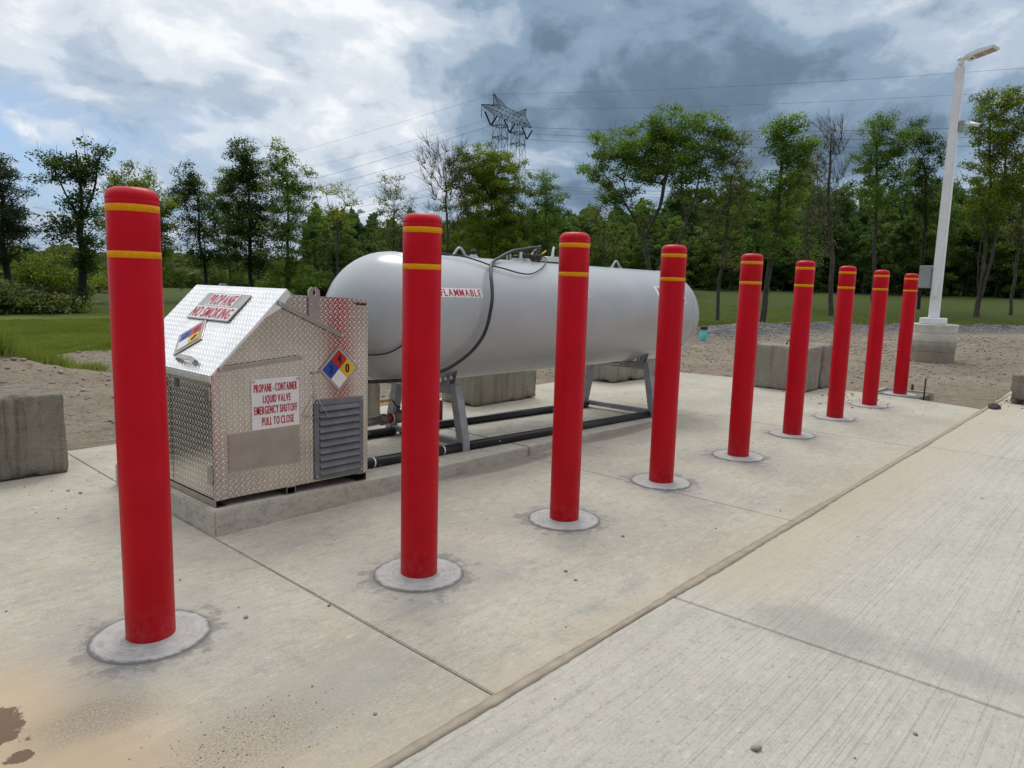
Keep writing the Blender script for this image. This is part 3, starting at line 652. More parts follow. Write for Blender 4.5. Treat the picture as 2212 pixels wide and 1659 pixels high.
for xx, zz in ((2.453, .683), (2.787, .675), (2.453, .215), (2.787, .205)):
    tube(bm, [front(xx, zz, .009), front(xx, zz, .014)], .006, 8)
split(fin(bm, 'screw', m_bolt, vt))
# lid stays
def bar(x0, z0, x1, z1, w_):
    bm = bmesh.new(); d = Vector((x1-x0, 0, z1-z0)); l = d.length; d.normalize(); n_ = Vector((-d.z, 0, d.x))
    pts = [(-.012, -w_/2), (l+.012, -w_/2), (l+.012, w_/2), (-.012, w_/2)]
    prism(bm, pts, lambda a, b_: L(Vector((x0, CY-.016, z0))+d*a+n_*b_), lambda a, b_: L(Vector((x0, CY-.021, z0))+d*a+n_*b_))
    o = fin(bm, 'stay_bar', m_alu, cab, bevel=.001)
    bm = bmesh.new()
    for a in (.004, l-.004):
        p = Vector((x0, CY, z0))+d*a; tube(bm, [L(p+Vector((0, -.0005, 0))), L(p+Vector((0, -.029, 0)))], .0075, 8)
    split(fin(bm, 'bolt', m_bolt, o))
bar(2.205, 1.291, 2.638, 1.089, .027); bar(1.841, .930, 2.345, .969, .026)
def lug(yf, sgn):
    bm = bmesh.new(); x0, x1, z0, z1 = 2.405, 2.483, 1.195, 1.388
    out = [(x0, z0), (x1, z0), (x1, z1-.022), (x1-.02, z1), (x0+.02, z1), (x0, z1-.022)]
    n_ = 16; hole = [(2.446+.011*math.cos(2*math.pi*k/n_), 1.354+.019*math.sin(2*math.pi*k/n_)) for k in range(n_)]
    for yy in (yf, yf+sgn*.010):
        vo_ = [bm.verts.new(L((x, yy, z))) for x, z in out]; vh = [bm.verts.new(L((x, yy, z))) for x, z in hole]
        eds = [bm.edges.new((a, b_)) for ring in (vo_, vh) for a, b_ in zip(ring, ring[1:]+ring[:1])]
        bmesh.ops.triangle_fill(bm, edges=eds, use_beauty=True)
        if yy == yf: A, H = vo_, vh
    for r0, r1 in ((A, vo_), (H, vh)):
        for k in range(len(r0)): bm.faces.new((r0[k], r0[(k+1) % len(r0)], r1[(k+1) % len(r0)], r1[k]))
    o = fin(bm, 'lifting_lug', m_alu, cab)
    bm = bmesh.new()
    for xx, zz in ((2.418, 1.285), (2.470, 1.285), (2.418, 1.222), (2.470, 1.222)):
        tube(bm, [L((xx, yf+sgn*.009, zz)), L((xx, yf+sgn*.016, zz))], .006, 8)
    split(fin(bm, 'bolt', m_bolt, o))
lug(CY-.001, -1); lug(CB+.002, 1)
bm = bmesh.new()
tube(bm, [front(2.765, 1.287, .001), front(2.765, 1.287, .022), front(2.782, 1.287, .024)], .007, 8); tube(bm, [front(2.78, 1.287, .024), front(2.81, 1.286, .024)], .010, 8)
fin(bm, 'latch', m_black, cab)
bm = bmesh.new()
for k in range(2): tube(bm, [front(2.51+.09*k, 1.11+.0*k, .0002), front(2.51+.09*k, 1.11, .0022)], .0035, 6)
split(fin(bm, 'rivet_hole', m_dark, cab))
# pull wire and its triangular handle
bm = bmesh.new()
tube(bm, catmull([front(2.468, .868, .004), front(2.450, .86, .014), front(2.441, .846, .016), front(2.436, .80, .012), front(2.445, .76, .012), front(2.444, .722, .013)], 5), .0013, 5)
wr = fin(bm, 'pull_wire', m_wire, cab)
bm = bmesh.new(); tp, br_, bl_ = front(2.444, .722, .0235), front(2.527, .594, .0235), front(2.366, .599, .0235)
tube(bm, [tp, br_, bl_, tp], .0028, 6)
wr2 = fin(bm, 'pull_handle', m_wire, wr); bm = bmesh.new(); tube(bm, [front(2.472, .868, .004), front(2.44, .872, .012), front(2.425, .862, .010)], .005, 6); fin(bm, 'hook', m_wire, wr)
# runners
for xa, xb, wing in ((1.803, 1.872, 1), (2.245, 2.305, 0), (2.765, 2.832, -1)):
    bm = bmesh.new(); zl, zh_ = ktop(xa, 0)[2]+.0005, zb_(xa)-.001
    tt = .004
    def cbox(x0, z0, x1, z1): bbox(bm, *L((x0, CY-.002, z0)), *L((x1, CB, z1)))
    if wing >= 0: cbox(xa, zl, xa+tt, zh_)
    if wing <= 0: cbox(xb-tt, zl, xb, zh_)
    cbox(xa+(tt if wing >= 0 else 0), zl, xb-(tt if wing <= 0 else 0), zl+tt); cbox(xa+(tt if wing >= 0 else 0), zh_-tt, xb-(tt if wing <= 0 else 0), zh_)
    fin(bm, 'runner', m_alu, cab)
# ---------------------------------------------------------------- tank
TY, TR, TZ, TX0, TX1 = 4.52, .520, 1.134, 3.59, 7.60
def taxis(x): return TZ-.005*(x-5.6)
m_tank, t, b = newmat('grey_tank_paint')
oc = t.new('ShaderNodeTexCoord').outputs['Object']; n = t.noise(oc, 2.2, 5, .6); dr = t.noise(t.scalev(oc, (5, .6, .6)), 3, 6, .7); sp = t.noise(oc, 55, 3, .7)
c = t.mix(t.mapr(n, .3, .7), (.385, .40, .405, 1), (.43, .445, .45, 1))
c = t.mix(t.math('MULTIPLY', t.mapr(dr, .62, .85), .10), c, (.26, .26, .25, 1)); c = t.mix(t.math('MULTIPLY', t.mapr(sp, .80, .84), .6), c, (.12, .12, .12, 1))
t.put(b.inputs['Base Color'], c); t.put(b.inputs['Roughness'], t.mapr(n, .3, .7, .27, .33)); b.inputs['Specular IOR Level'].default_value = .55
b.inputs['Coat Weight'].default_value = .16; b.inputs['Coat Roughness'].default_value = .10
t.put(b.inputs['Normal'], t.bump(t.noise(oc, 1.7, 2), .35, .018))
m_stand = simple('grey_stand_paint', (.27, .28, .29), .42, nscale=9, namp=.15)
tank = empty('propane_tank', (5.6, TY, .62)); TO = Vector((5.6, TY, .62))
tag(tank, 'long light grey propane tank with rounded ends lying on steel stands', 'tank')
def TLc(p): return Vector(p)-TO
bm = bmesh.new(); prof = []
nh = 18
for k in range(nh+1): a = math.pi/2*k/nh; prof.append((TX0-TR*math.cos(a)*.985, TR*math.sin(a)))
for xx in (TX0+.003, TX0+.012): prof.append((xx, TR+(.0025 if xx > TX0+.005 else .0025)))
prof.append((TX0+.02, TR)); prof += [(TX0+.02+(TX1-TX0-.04)*k/24, TR) for k in range(1, 25)]; prof += [(TX1-.012, TR+.0025), (TX1-.003, TR+.0025)]
for k in range(nh, -1, -1): a = math.pi/2*k/nh; prof.append((TX1+TR*math.cos(a)*.93, TR*math.sin(a)))
rings = []
NS = 72
for x_, r_ in prof:
    cz = taxis(x_)
    if r_ < 1e-6: rings.append([bm.verts.new(TLc((x_, TY, cz)))])
    else: rings.append([bm.verts.new(TLc((x_, TY+r_*math.cos(2*math.pi*k/NS), cz+r_*math.sin(2*math.pi*k/NS)))) for k in range(NS)])
for a, c_ in zip(rings, rings[1:]):
    for k in range(NS):
        if len(a) == 1: vs = (a[0], c_[(k+1) % NS], c_[k])
        elif len(c_) == 1: vs = (a[k], a[(k+1) % NS], c_[0])
        else: vs = (a[k], a[(k+1) % NS], c_[(k+1) % NS], c_[k])
        bm.faces.new(vs).smooth = True
fin(bm, 'shell', m_tank, tank)
def tsurf(x, ang, off=0.0):
    a = R(ang); return TLc((x, TY-(TR+off)*math.cos(a), taxis(x)+(TR+off)*math.sin(a)))
bm = bmesh.new(); tube(bm, [tsurf(x, -44.5, 0) for x in np.linspace(TX0+.02, TX1-.02, 30)], .0035, 6); fin(bm, 'long_weld', m_tank, tank)
def sticker(name, xa, xb, a0, a1, mat, par, off=.0012, skew=0):
    bm = bmesh.new(); n_ = 8; m_ = 6
    g = [[bm.verts.new(tsurf(xa+(xb-xa)*i/m_+skew*(1-j/n_), a0+(a1-a0)*j/n_, off)) for i in range(m_+1)] for j in range(n_+1)]
    for j in range(n_):
        for i in range(m_): bm.faces.new((g[j][i], g[j][i+1], g[j+1][i+1], g[j+1][i])).smooth = True
    return fin(bm, name, mat, par)
def deg_per_m(): return math.degrees(1/TR)
def onT(a0): return lambda x, y: tsurf(x, a0+y*deg_per_m(), .0024)
s1 = sticker('flammable_sticker', 3.665, 4.138, 20.6, 29.2, m_white, tank)
lettering([('FLAMMABLE', 3.69, .010, .435, .058, .028)], onT(20.6), m_signred, s1)
s2 = sticker('small_sticker', 5.42, 5.597, 23.0, 31.0, m_white, tank)
lettering([('7', 5.572, .008, .016, .024, .05)], onT(23.0), m_blk, s2)
s3 = sticker('no_smoking_sticker', 6.85, 7.44, 17.3, 39.5, m_white, tank)
lettering([('PROPANE', 6.90, .112, .40, .075, .035), ('NO SMOKING', 6.90, .014, .52, .072, .05)], onT(17.3), m_signred, s3)
# lifting lugs
def tlug(x):
    bm = bmesh.new(); zt = taxis(x)+TR
    P = catmull([(x-.105, TY, zt+.002), (x-.075, TY, zt+.010), (x-.028, TY, zt+.062), (x, TY, zt+.074), (x+.028, TY, zt+.062), (x+.075, TY, zt+.010), (x+.105, TY, zt+.002)], 4)
    tube(bm, [TLc(p) for p in P], .011, 8); fin(bm, 'lifting_eye', m_tank, tank)
tlug(4.337); tlug(6.718)
def stub(x, prof, mat, name, y=TY, n=16, par=None):
    bm = bmesh.new(); lathe(bm, prof, n); zt = taxis(x)+TR
    bmesh.ops.translate(bm, vec=TLc((x, y, zt)), verts=bm.verts); return fin(bm, name, mat, par or tank)
m_gun = simple('dark_brass_fitting', (.085, .075, .065), .45, .6, nscale=30, namp=.3)
o = stub(4.505, [(.046, -.01), (.046, .006), (.034, .012), (.030, .024), (.030, .028)], m_tank, 'relief_valve')
stub(4.505, [(.022, .028), (.022, .040), (.026, .041), (.026, .058), (.021, .060), (.021, .074), (0, .076)], m_black, 'rain_cap', par=o)
for x_ in (4.94, 4.985):
    stub(x_, [(.008, -.01), (.008, .046), (.005, .052), (0, .053)], m_tank, 'guard_post', n=10)
o = stub(5.063, [(.050, -.01), (.046, .010), (.030, .020), (.030, .024)], m_tank, 'relief_valve'); stub(5.063, [(.026, .024), (.030, .030), (.030, .044), (.022, .052), (0, .053)], m_black, 'rain_cap', par=o)
stub(5.205, [(.052, -.01), (.050, .012), (.030, .022), (.030, .028), (0, .03)], m_tank, 'coupling')
# liquid valve cluster
zt = taxis(5.25)+TR
bm = bmesh.new()
tube(bm, [(5.20, TY, zt+.02), (5.20, TY, zt+.075)], .020, 8); tube(bm, [(5.155, TY, zt+.055), (5.25, TY, zt+.060)], .017, 8)
tube(bm, catmull([(5.15, TY, zt+.05), (5.145, TY, zt+.085), (5.175, TY, zt+.10), (5.20, TY, zt+.09)], 4), .010, 7)
tube(bm, [(5.24, TY, zt+.06), (5.29, TY, zt+.045), (5.31, TY, zt+.085)], [.018, .026, .018], 8)
tube(bm, [(5.30, TY, zt+.06), (5.335, TY, zt+.098), (5.395, TY, zt+.118)], [.018, .022, .017], 8)
tube(bm, [(5.385, TY, zt+.10), (5.395, TY, zt+.145), (5.41, TY, zt+.152)], [.015, .022, .014], 8)
tube(bm, [(5.31, TY, zt+.03), (5.31, TY, zt+.055)], .03, 8); tube(bm, [(5.29, TY-.01, zt+.012), (5.39, TY-.01, zt+.010)], .016, 8)
tube(bm, [(5.40, TY, zt+.03), (5.36, TY, zt+.075)], [.034, .02], 8)
bmesh.ops.translate(bm, vec=-TO, verts=bm.verts); vc = fin(bm, 'valve_cluster', m_gun, tank)
bm = bmesh.new(); tube(bm, [(5.395, TY-.02, zt+.078), (5.42, TY-.02, zt+.082), (5.472, TY-.02, zt+.112)], .007, 6)
bmesh.ops.translate(bm, vec=-TO, verts=bm.verts); fin(bm, 'valve_handle', simple('yellow_handle', (.62, .36, .03), .5), vc)
bm = bmesh.new(); bbox(bm, 5.122, TY-.012, zt+.018, 5.140, TY+.012, zt+.082); bmesh.ops.translate(bm, vec=-TO, verts=bm.verts); fin(bm, 'gauge_tag', m_white, vc, bevel=.002)
m_box = simple('white_plastic_box', (.70, .70, .68), .4, nscale=8, namp=.06)
bm = bmesh.new(); za = taxis(5.55)+TR+.002
prism(bm, [(5.445, .008), (5.665, .008), (5.665, .052), (5.655, .060), (5.470, .060), (5.450, .040)], lambda a, c_: (a, TY-.055, za+c_), lambda a, c_: (a, TY+.055, za+c_))
bmesh.ops.translate(bm, vec=-TO, verts=bm.verts); tb = fin(bm, 'telemetry_box', m_box, tank, bevel=.004, seg=2)
bm = bmesh.new(); tube(bm, [(5.600, TY, za+.058), (5.604, TY, za+.10), (5.618, TY, za+.158)], [.018, .013, .009], 8); bmesh.ops.translate(bm, vec=-TO, verts=bm.verts); fin(bm, 'antenna', m_box, tb)
bm = bmesh.new(); bbox(bm, 5.45, TY-.05, za-.004, 5.65, TY+.05, za+.008); bmesh.ops.translate(bm, vec=-TO, verts=bm.verts); fin(bm, 'base_pad', m_black, tb)
bm = bmesh.new(); lathe(bm, [(.115, 0), (.115, -.022), (0, -.022)], 24); bmesh.ops.translate(bm, vec=TLc((6.66, TY, taxis(6.66)-TR+.004)), verts=bm.verts); fin(bm, 'drain_flange', m_tank, tank)
# ---------------------------------------------------------------- stands
def stand(x, yn, yf, label):
    zp0 = ktop(x, 0)[2]; root = empty('tank_stand', (x, (yn+yf)/2, zp0)); tag(root, label, 'stand', 'steel stands under the tank')
    ym = TY; topz = .615-zp0; hy = (yf-yn)/2; w_ = .038
    for s in (-1, 1):
        bm = bmesh.new(); y0 = s*hy; y1 = s*(hy-.105)
        q = lambda yy, zz, xx: (xx, yy, zz)
        for_ = [(y0-w_, 0), (y0+w_, 0), (y0+w_, .095), (y1+w_, topz), (y1-w_, topz), (y0-w_, .095)]
        prism(bm, for_, lambda a, c_: (-w_, a, c_), lambda a, c_: (w_, a, c_)); fin(bm, 'leg', m_stand, root, bevel=.004)
    bm = bmesh.new(); yy = hy-.105-w_; bbox(bm, -w_+.002, -yy, topz-.072, w_-.002, yy, topz-.001); fin(bm, 'cross_beam', m_stand, root, bevel=.003)
    bm = bmesh.new(); yy = hy-w_-.002; bbox(bm, -.030, -yy, .035, .030, yy, .085); fin(bm, 'tie_bar', m_stand, root, bevel=.003)
    off = ym-(yn+yf)/2
    for s in (-1, 1):
        ysd = off+s*.275; zs = taxis(x)-math.sqrt(TR**2-.275**2)-zp0
        bm = bmesh.new()
        for xx in (-.036, .030):
            n_ = 12; hole = [(ysd-s*.02+.020*math.cos(2*math.pi*k/n_), topz+.05+.020*math.sin(2*math.pi*k/n_)) for k in range(n_)]
            out = [(ysd-s*.075, topz+.001), (ysd+s*.02, topz+.001), (ysd+s*.055, zs+.045), (ysd-s*.05, zs-.012-(.0))]
            rr_ = []
            for x2 in (xx, xx+.006):
                vo_ = [bm.verts.new((x2, a, c_)) for a, c_ in out]; vh = [bm.verts.new((x2, a, c_)) for a, c_ in hole]
                eds = [bm.edges.new((a, c_)) for ring in (vo_, vh) for a, c_ in zip(ring, ring[1:]+ring[:1])]
                bmesh.ops.triangle_fill(bm, edges=eds, use_beauty=True); rr_.append((vo_, vh))
            for r0, r1 in zip(rr_[0], rr_[1]):
                for k in range(len(r0)): bm.faces.new((r0[k], r0[(k+1) % len(r0)], r1[(k+1) % len(r0)], r1[k]))
        bbox(bm, -.0295, ysd-.05, topz+.0015, .0295, ysd+.02, topz+.007)
        fin(bm, 'saddle_bracket', m_stand, root)
stand(3.99, 4.075, 5.00, 'grey A shaped steel stand under the near end of the tank')
stand(6.93, 4.085, 5.03, 'grey A shaped steel stand under the far end of the tank')
# black skid pipes
m_pipe, t, b = newmat('black_pipe_splattered')
oc = t.new('ShaderNodeTexCoord').outputs['Object']; sp = t.noise(oc, 26, 3, .55); s2 = t.noise(oc, 1.8, 3)
c = t.mix(t.math('MULTIPLY', t.mapr(sp, .70, .73), t.mapr(s2, .42, .52)), (.010, .010, .011, 1), (.42, .41, .38, 1))
t.put(b.inputs['Base Color'], c); b.inputs['Roughness'].default_value = .34
for yy, lab in ((4.06, 'front black pipe lying on the pad, flecked with concrete'), (4.90, 'rear black pipe lying on the pad under the tank')):
    ra = .037; pa = Vector((2.87, yy, ktop(2.87, 0)[2]+ra)); pb = Vector((6.93-.045, yy+.06, ktop(6.93, 0)[2]+ra))
    pm = pa.lerp(pb, (3.99-2.87)/(6.89-2.87))
    o = empty('black_pipe', pa); tag(o, lab, 'pipe', 'black pipes running between the tank stands')
    d = (pb-pa).normalized()
    bm = bmesh.new(); tube(bm, [Vector((0, 0, 0)), (pm-pa)-d*.045], ra, 20); tube(bm, [(pm-pa)+d*.045, pb-pa], ra, 20); split(fin(bm, 'pipe_wall', m_pipe, o))
    bm = bmesh.new()
    for s_ in ((.20, .88) if yy < 4.5 else (.75,)): tube(bm, [d*s_, d*(s_+.012)], ra+.0012, 20, caps=False)
    split(fin(bm, 'tape_ring', m_box, o))
# red supply pipe with ball valve
m_rpipe = simple('red_pipe_paint', (.22, .006, .012), .42, nscale=14, namp=.2); m_brass = simple('weathered_brass', (.16, .12, .085), .5, .5, nscale=24, namp=.3); m_gal = simple('galvanised_pipe', (.33, .315, .30), .38, .85, nscale=20, namp=.2)
PY = 4.40
vp = empty('supply_pipe', (2.86, PY, .355)); tag(vp, 'short red pipe with brass ball valve leaving the right side of the cabinet', 'pipe'); VO = Vector((2.86, PY, .355))
def vt_(name, pts, r, mat, par=vp, n=14):
    bm = bmesh.new(); tube(bm, [Vector(p)-VO for p in pts], r, n); return fin(bm, name, mat, par)
vt_('steel_nipple', [(2.85, PY, .358), (3.40, PY, .370)], .036, m_gal)
vt_('coupling', [(3.395, PY, .370), (3.41, PY, .370), (3.45, PY, .371), (3.46, PY, .371)], [.036, .046, .044, .036], m_brass)
vt_('coupling', [(3.46, PY, .371), (3.50, PY, .372)], .034, m_rpipe)
bv = vt_('ball_valve', [(3.50, PY, .372), (3.52, PY, .372), (3.525, PY, .373), (3.56, PY, .374), (3.62, PY, .376), (3.625, PY, .376), (3.66, PY, .377)], [.046, .046, .040, .052, .052, .044, .044], m_brass)
vt_('seal_tape', [(3.505, PY, .372), (3.512, PY, .372)], .047, m_box, bv)
vt_('stem', [(3.58, PY, .42), (3.58, PY, .455)], .016, m_gun, bv); vt_('lever', [(3.60, PY, .452), (3.565, PY, .462), (3.53, PY, .505), (3.51, PY, .520)], .008, m_gun, bv)
bm = bmesh.new(); bbox(bm, 3.375, PY-.012, .507, 3.515, PY+.012, .522, Matrix.Translation(-VO)); fin(bm, 'lever_grip', simple('orange_grip', (.55, .25, .02), .5), bv, bevel=.003)
vt_('red_pipe', [(3.655, PY, .378), (3.78, PY, .382)], .030, m_rpipe); vt_('red_pipe', [(3.78, PY, .382), (3.80, PY, .384), (3.98, PY, .396), (4.0, PY, .397)], [.036, .048, .052, .040], m_rpipe)
vt_('red_pipe', [(4.0, PY, .30), (4.0, PY, .46)], .042, m_rpipe)
vt_('drop_leg', [(3.84, PY, .36), (3.84, PY, ktop(3.84, 0)[2])], .03, m_rpipe)
# hoses and cables
def hose(name, pts, r, label, mat=m_black, cat='hose', k=6):
    P = catmull(pts, k); o0 = P[0]; bm = bmesh.new(); tube(bm, [p-o0 for p in P], r, 10)
    return tag(fin(bm, name, mat, loc=o0), label, cat)
hose('vapour_hose', [(5.400, TY, 1.788), (5.289, 4.48, 1.79), (5.089, 4.45, 1.762), (4.925, 4.42, 1.74), (4.767, 4.38, 1.70), (4.66, 4.35, 1.665), (4.55, 4.30, 1.64), (4.388, 4.19, 1.598), (4.319, 4.128, 1.545),
     (4.271, 4.08, 1.495), (4.236, 4.035, 1.435), (4.195, 3.988, 1.34), (4.163, 3.965, 1.262), (4.111, 3.952, 1.117), (4.063, 3.965, 1.01), (3.983, 4.0, .905), (3.874, 4.045, .818), (3.762, 4.085, .76), (3.55, 4.16, .705), (3.36, 4.28, .69), (3.12, 4.36, .69), (2.84, 4.36, .69)],
     .014, 'thick black hose arching from the top valve down the front of the tank')
hose('sensor_cable', [(5.30, 4.48, 1.715), (5.36, 4.42, 1.700), (5.30, 4.35, 1.672), (5.20, 4.28, 1.628), (5.002, 4.185, 1.570), (4.837, 4.140, 1.532), (4.695, 4.145, 1.535), (4.543, 4.18, 1.566), (4.408, 4.215, 1.590), (4.319, 4.262, 1.620), (4.20, 4.32, 1.652), (4.05, 4.36, 1.665), (3.90, 4.36, 1.664), (3.75, 4.25, 1.615), (3.62, 4.10, 1.50), (3.50, 4.03, 1.30), (3.40, 4.035, 1.08), (3.358, 4.062, .992), (3.306, 4.110, .940), (3.258, 4.165, .912), (3.18, 4.26, .90), (3.05, 4.36, .91), (2.846, 4.40, .92)],
     .0065, 'thin black cable looping over the shoulder of the tank', cat='cable')

# ---------------------------------------------------------------- concrete blocks
def cblock_mat(name, A, B_, streak):
    m, t, b = newmat(name); oc = t.new('ShaderNodeTexCoord').outputs['Object']
    n = t.noise(oc, 2.5, 6, .65); st = t.noise(t.scalev(oc, (7, 7, .5)), 1.6, 5, .7); pit = t.noise(oc, 28, 5, .75); fi = t.noise(oc, 90, 3, .7)
    zz = t.sep(t.new('ShaderNodeTexCoord').outputs['Object'])[2]
    c = t.mix(t.mapr(n, .3, .7), A, B_)
    c = t.mix(t.math('MULTIPLY', t.mapr(st, .45, .68), streak), c, (.115, .090, .065, 1))
    c = t.mix(t.math('MULTIPLY', t.mapr(pit, .42, .28), .7), c, (.10, .082, .062, 1)); c = t.mix(t.math('MULTIPLY', t.mapr(pit, .54, .66), .6), c, (.48, .445, .38, 1)); c = t.mix(t.math('MULTIPLY', t.mapr(fi, .5, .75), .4), c, (.46, .43, .38, 1))
    t.put(b.inputs['Base Color'], c); b.inputs['Roughness'].default_value = .93; b.inputs['Specular IOR Level'].default_value = .2
    t.put(b.inputs['Normal'], t.bump(t.math('ADD', t.math('MULTIPLY', pit, 1.4), t.math('MULTIPLY', fi, .7)), 1.0, .035)); return m
m_blkA = cblock_mat('weathered_block', (.34, .305, .245, 1), (.45, .41, .34, 1), .75)
m_blkB = cblock_mat('pale_block', (.40, .365, .29, 1), (.50, .46, .375, 1), .45)
def block(label, x0, y0, x1, y1, h, mat, seed, rough=.010, rz=0, groove=True, group='large concrete blocks standing at the edge of the apron', z0=0.0, chip=.03, name='concrete_block'):
    cx_, cy_ = (x0+x1)/2, (y0+y1)/2; lx, ly = x1-x0, y1-y0
    bm = bmesh.new(); H3 = (lx/2, ly/2, h/2)
    for ax in range(3):
        u_, v_ = (ax+1) % 3, (ax+2) % 3; nu, nv = max(4, int(2*H3[u_]/.035)), max(4, int(2*H3[v_]/.035))
        for s in (-1, 1):
            g = []
            for i in range(nu+1):
                row = []
                for j in range(nv+1):
                    p = [0, 0, 0]; p[ax] = s*H3[ax]; p[u_] = H3[u_]*(2*i/nu-1); p[v_] = H3[v_]*(2*j/nv-1); row.append(bm.verts.new(p))
                g.append(row)
            for i in range(nu):
                for j in range(nv): bm.faces.new((g[i][j], g[i+1][j], g[i+1][j+1], g[i][j+1]))
    bmesh.ops.remove_doubles(bm, verts=bm.verts, dist=.002)
    rr = .018+rough*.6
    for v in bm.verts:
        p = v.co.copy(); q = Vector([max(-(H3[k]-rr), min(H3[k]-rr, p[k])) for k in range(3)]); d = (p-q).normalized()
        sd = p*3+Vector((seed*7.1, seed*3.3, 0)); n_ = mnoise.noise(sd)*.5+mnoise.noise(sd*3)*.3+mnoise.noise(sd*8)*.2
        e_ = sum(1 for k in range(3) if H3[k]-abs(p[k]) < .05)
        cN = mnoise.noise(p*6+Vector((seed, 0, 9)))+.5*mnoise.noise(p*17+Vector((seed, 5, 9)))
        v.co = q+d*(rr+n_*rough-(chip*max(0, cN)*1.4 if e_ >= 2 else 0))+Vector((0, 0, h/2))
        if v.co.z < .004: v.co.z = .004
    for f in bm.faces: f.smooth = True
    o = fin(bm, name, mat, loc=(cx_, cy_, z0)); o.rotation_euler = (0, 0, rz)
    return tag(o, label, 'concrete block', group)
block('stained weathered concrete block cut off by the left edge of the photo', -.62, 5.76, 1.655, 6.36, .585, m_blkA, 3, .020, chip=.035)
block('concrete block behind the right edge of the cabinet', 3.2, 5.93, 4.60, 6.50, .60, m_blkA, 5)
block('concrete block seen under the tank behind the near stand', 5.90, 5.87, 7.05, 6.45, .62, m_blkB, 8, rz=.02)
block('broken faced concrete block seen under the tank behind the far stand', 9.02, 6.02, 10.25, 6.66, .60, m_blkB, 11, .045, rz=-.03, chip=.06)
cb = block('concrete block with a rusty lifting ring on top, beside the red bollards', 10.50, 3.70, 11.06, 4.52, .655, m_blkB, 14)
m_rust = simple('rusty_steel', (.07, .038, .024), .8, .3, nscale=30, namp=.3)
bm = bmesh.new(); tube(bm, catmull([(-.02, -.11, .62), (-.02, -.105, .70), (-.02, -.05, .735), (-.02, .01, .70), (-.02, .015, .62)], 5), .009, 7); fin(bm, 'lifting_ring', m_rust, cb)
block('concrete block standing close behind the ringed block', 11.13, 3.68, 11.60, 4.40, .665, m_blkB, 17, .008)
block('low rounded lump of old concrete on the road at the right edge', 11.86, .30, 12.7, 1.40, .42, m_blkA, 21, .05, chip=.14, rz=-.1, group=None, name='concrete_lump')
# stray rock and steel stake, sewer pipe
def rock(name, loc, r, mat, seed, label=None, cat=None, sq=.55):
    bm = bmesh.new(); bmesh.ops.create_icosphere(bm, subdivisions=3, radius=1)
    for v in bm.verts:
        n_ = mnoise.noise(v.co*1.3+Vector((seed, 0, 0)))*.4+mnoise.noise(v.co*3+Vector((seed, 0, 0)))*.15; v.co *= (1+n_); v.co = Vector((v.co.x*r, v.co.y*r*.8, max(v.co.z, -.45)*r*sq))
    o = fin(bm, name, mat, loc=(loc[0], loc[1], loc[2]+.45*r*sq), smooth=True); return tag(o, label, cat)
rock('rock', (11.16, 1.50, .003), .09, simple('dark_rock', (.07, .068, .066), .9, nscale=12, namp=.3, bump=.006), 5, 'flat dark rock on the road where the long seam ends', 'rock')
bm = bmesh.new(); tube(bm, [(0, 0, -.12), (.01, 0, .30)], .011, 7); tag(fin(bm, 'steel_stake', m_rust, loc=(11.27, 2.345, 0)), 'thin rusty stake standing beside the farthest bollard', 'stake')
bm = bmesh.new(); tube(bm, [(0, 0, -.12), (.02, 0, .12)], .02, 7); tag(fin(bm, 'wooden_stake', m_rust, loc=(11.98, 2.66, 0)), 'short stake stub right behind the farthest bollard foot', 'stake')
tp_ = empty('capped_pipe', (19.83, 10.11, tz(19.83, 10.11)-.03)); tag(tp_, 'upright turquoise pipe stub with a black cap in the dirt', 'pipe')
bm = bmesh.new(); lathe(bm, [(.10, 0), (.10, .40), (0, .40)], 24); fin(bm, 'pipe_body', simple('turquoise_plastic', (.10, .46, .40), .4), tp_)
bm = bmesh.new(); lathe(bm, [(.112, .39), (.112, .47), (.10, .48), (0, .48)], 24); fin(bm, 'cap', m_black, tp_)
# ---------------------------------------------------------------- lamp post
LX, LY = 19.02, 3.93
lp = empty('street_lamp', (LX, LY, 0)); tag(lp, 'tall white lamp post on a round concrete base at the right', 'street lamp')
m_lw = simple('white_powder_coat', (.80, .81, .82), .4, nscale=3, namp=.05)
m_found, t, b = newmat('poured_concrete_base'); oc = t.new('ShaderNodeTexCoord').outputs['Object']; z = t.sep(oc)[2]
ln = t.noise(t.comb(t.math('MULTIPLY', t.sep(oc)[0], .6), t.math('MULTIPLY', t.sep(oc)[1], .6), t.math('MULTIPLY', z, 11.0)), 1.0, 4, .7); n = t.noise(oc, 6, 6, .7)
fz = t.math('FRACT', t.math('ADD', t.math('MULTIPLY', z, 4.6), t.math('MULTIPLY', t.noise(oc, 1.3, 2), .5)))
c = t.mix(t.mapr(n, .3, .7), (.42, .39, .325, 1), (.54, .51, .44, 1)); c = t.mix(t.math('MULTIPLY', t.mapr(fz, .045, .0), .7), c, (.24, .215, .17, 1)); c = t.mix(t.math('MULTIPLY', t.mapr(ln, .5, .7), .35), c, (.32, .28, .22, 1))
c = t.mix(t.math('MULTIPLY', t.mapr(z, .28, .0), .45), c, (.36, .27, .18, 1))
t.put(b.inputs['Base Color'], c); b.inputs['Roughness'].default_value = .9; t.put(b.inputs['Normal'], t.bump(t.math('ADD', n, t.mapr(fz, .08, 0, 1, 0)), .6, .012))
bm = bmesh.new(); lathe(bm, [(.50, -.2), (.50, .25), (.515, .26), (.515, .52), (.505, .53), (.52, .78), (.51, .80), (0, .805)], 40); fin(bm, 'foundation', m_found, lp)
bm = bmesh.new(); bbox(bm, -.24, -.24, .803, .24, .24, .94); fin(bm, 'base_cover', m_lw, lp, bevel=.01)
bm = bmesh.new(); a_, c_ = .100, .084
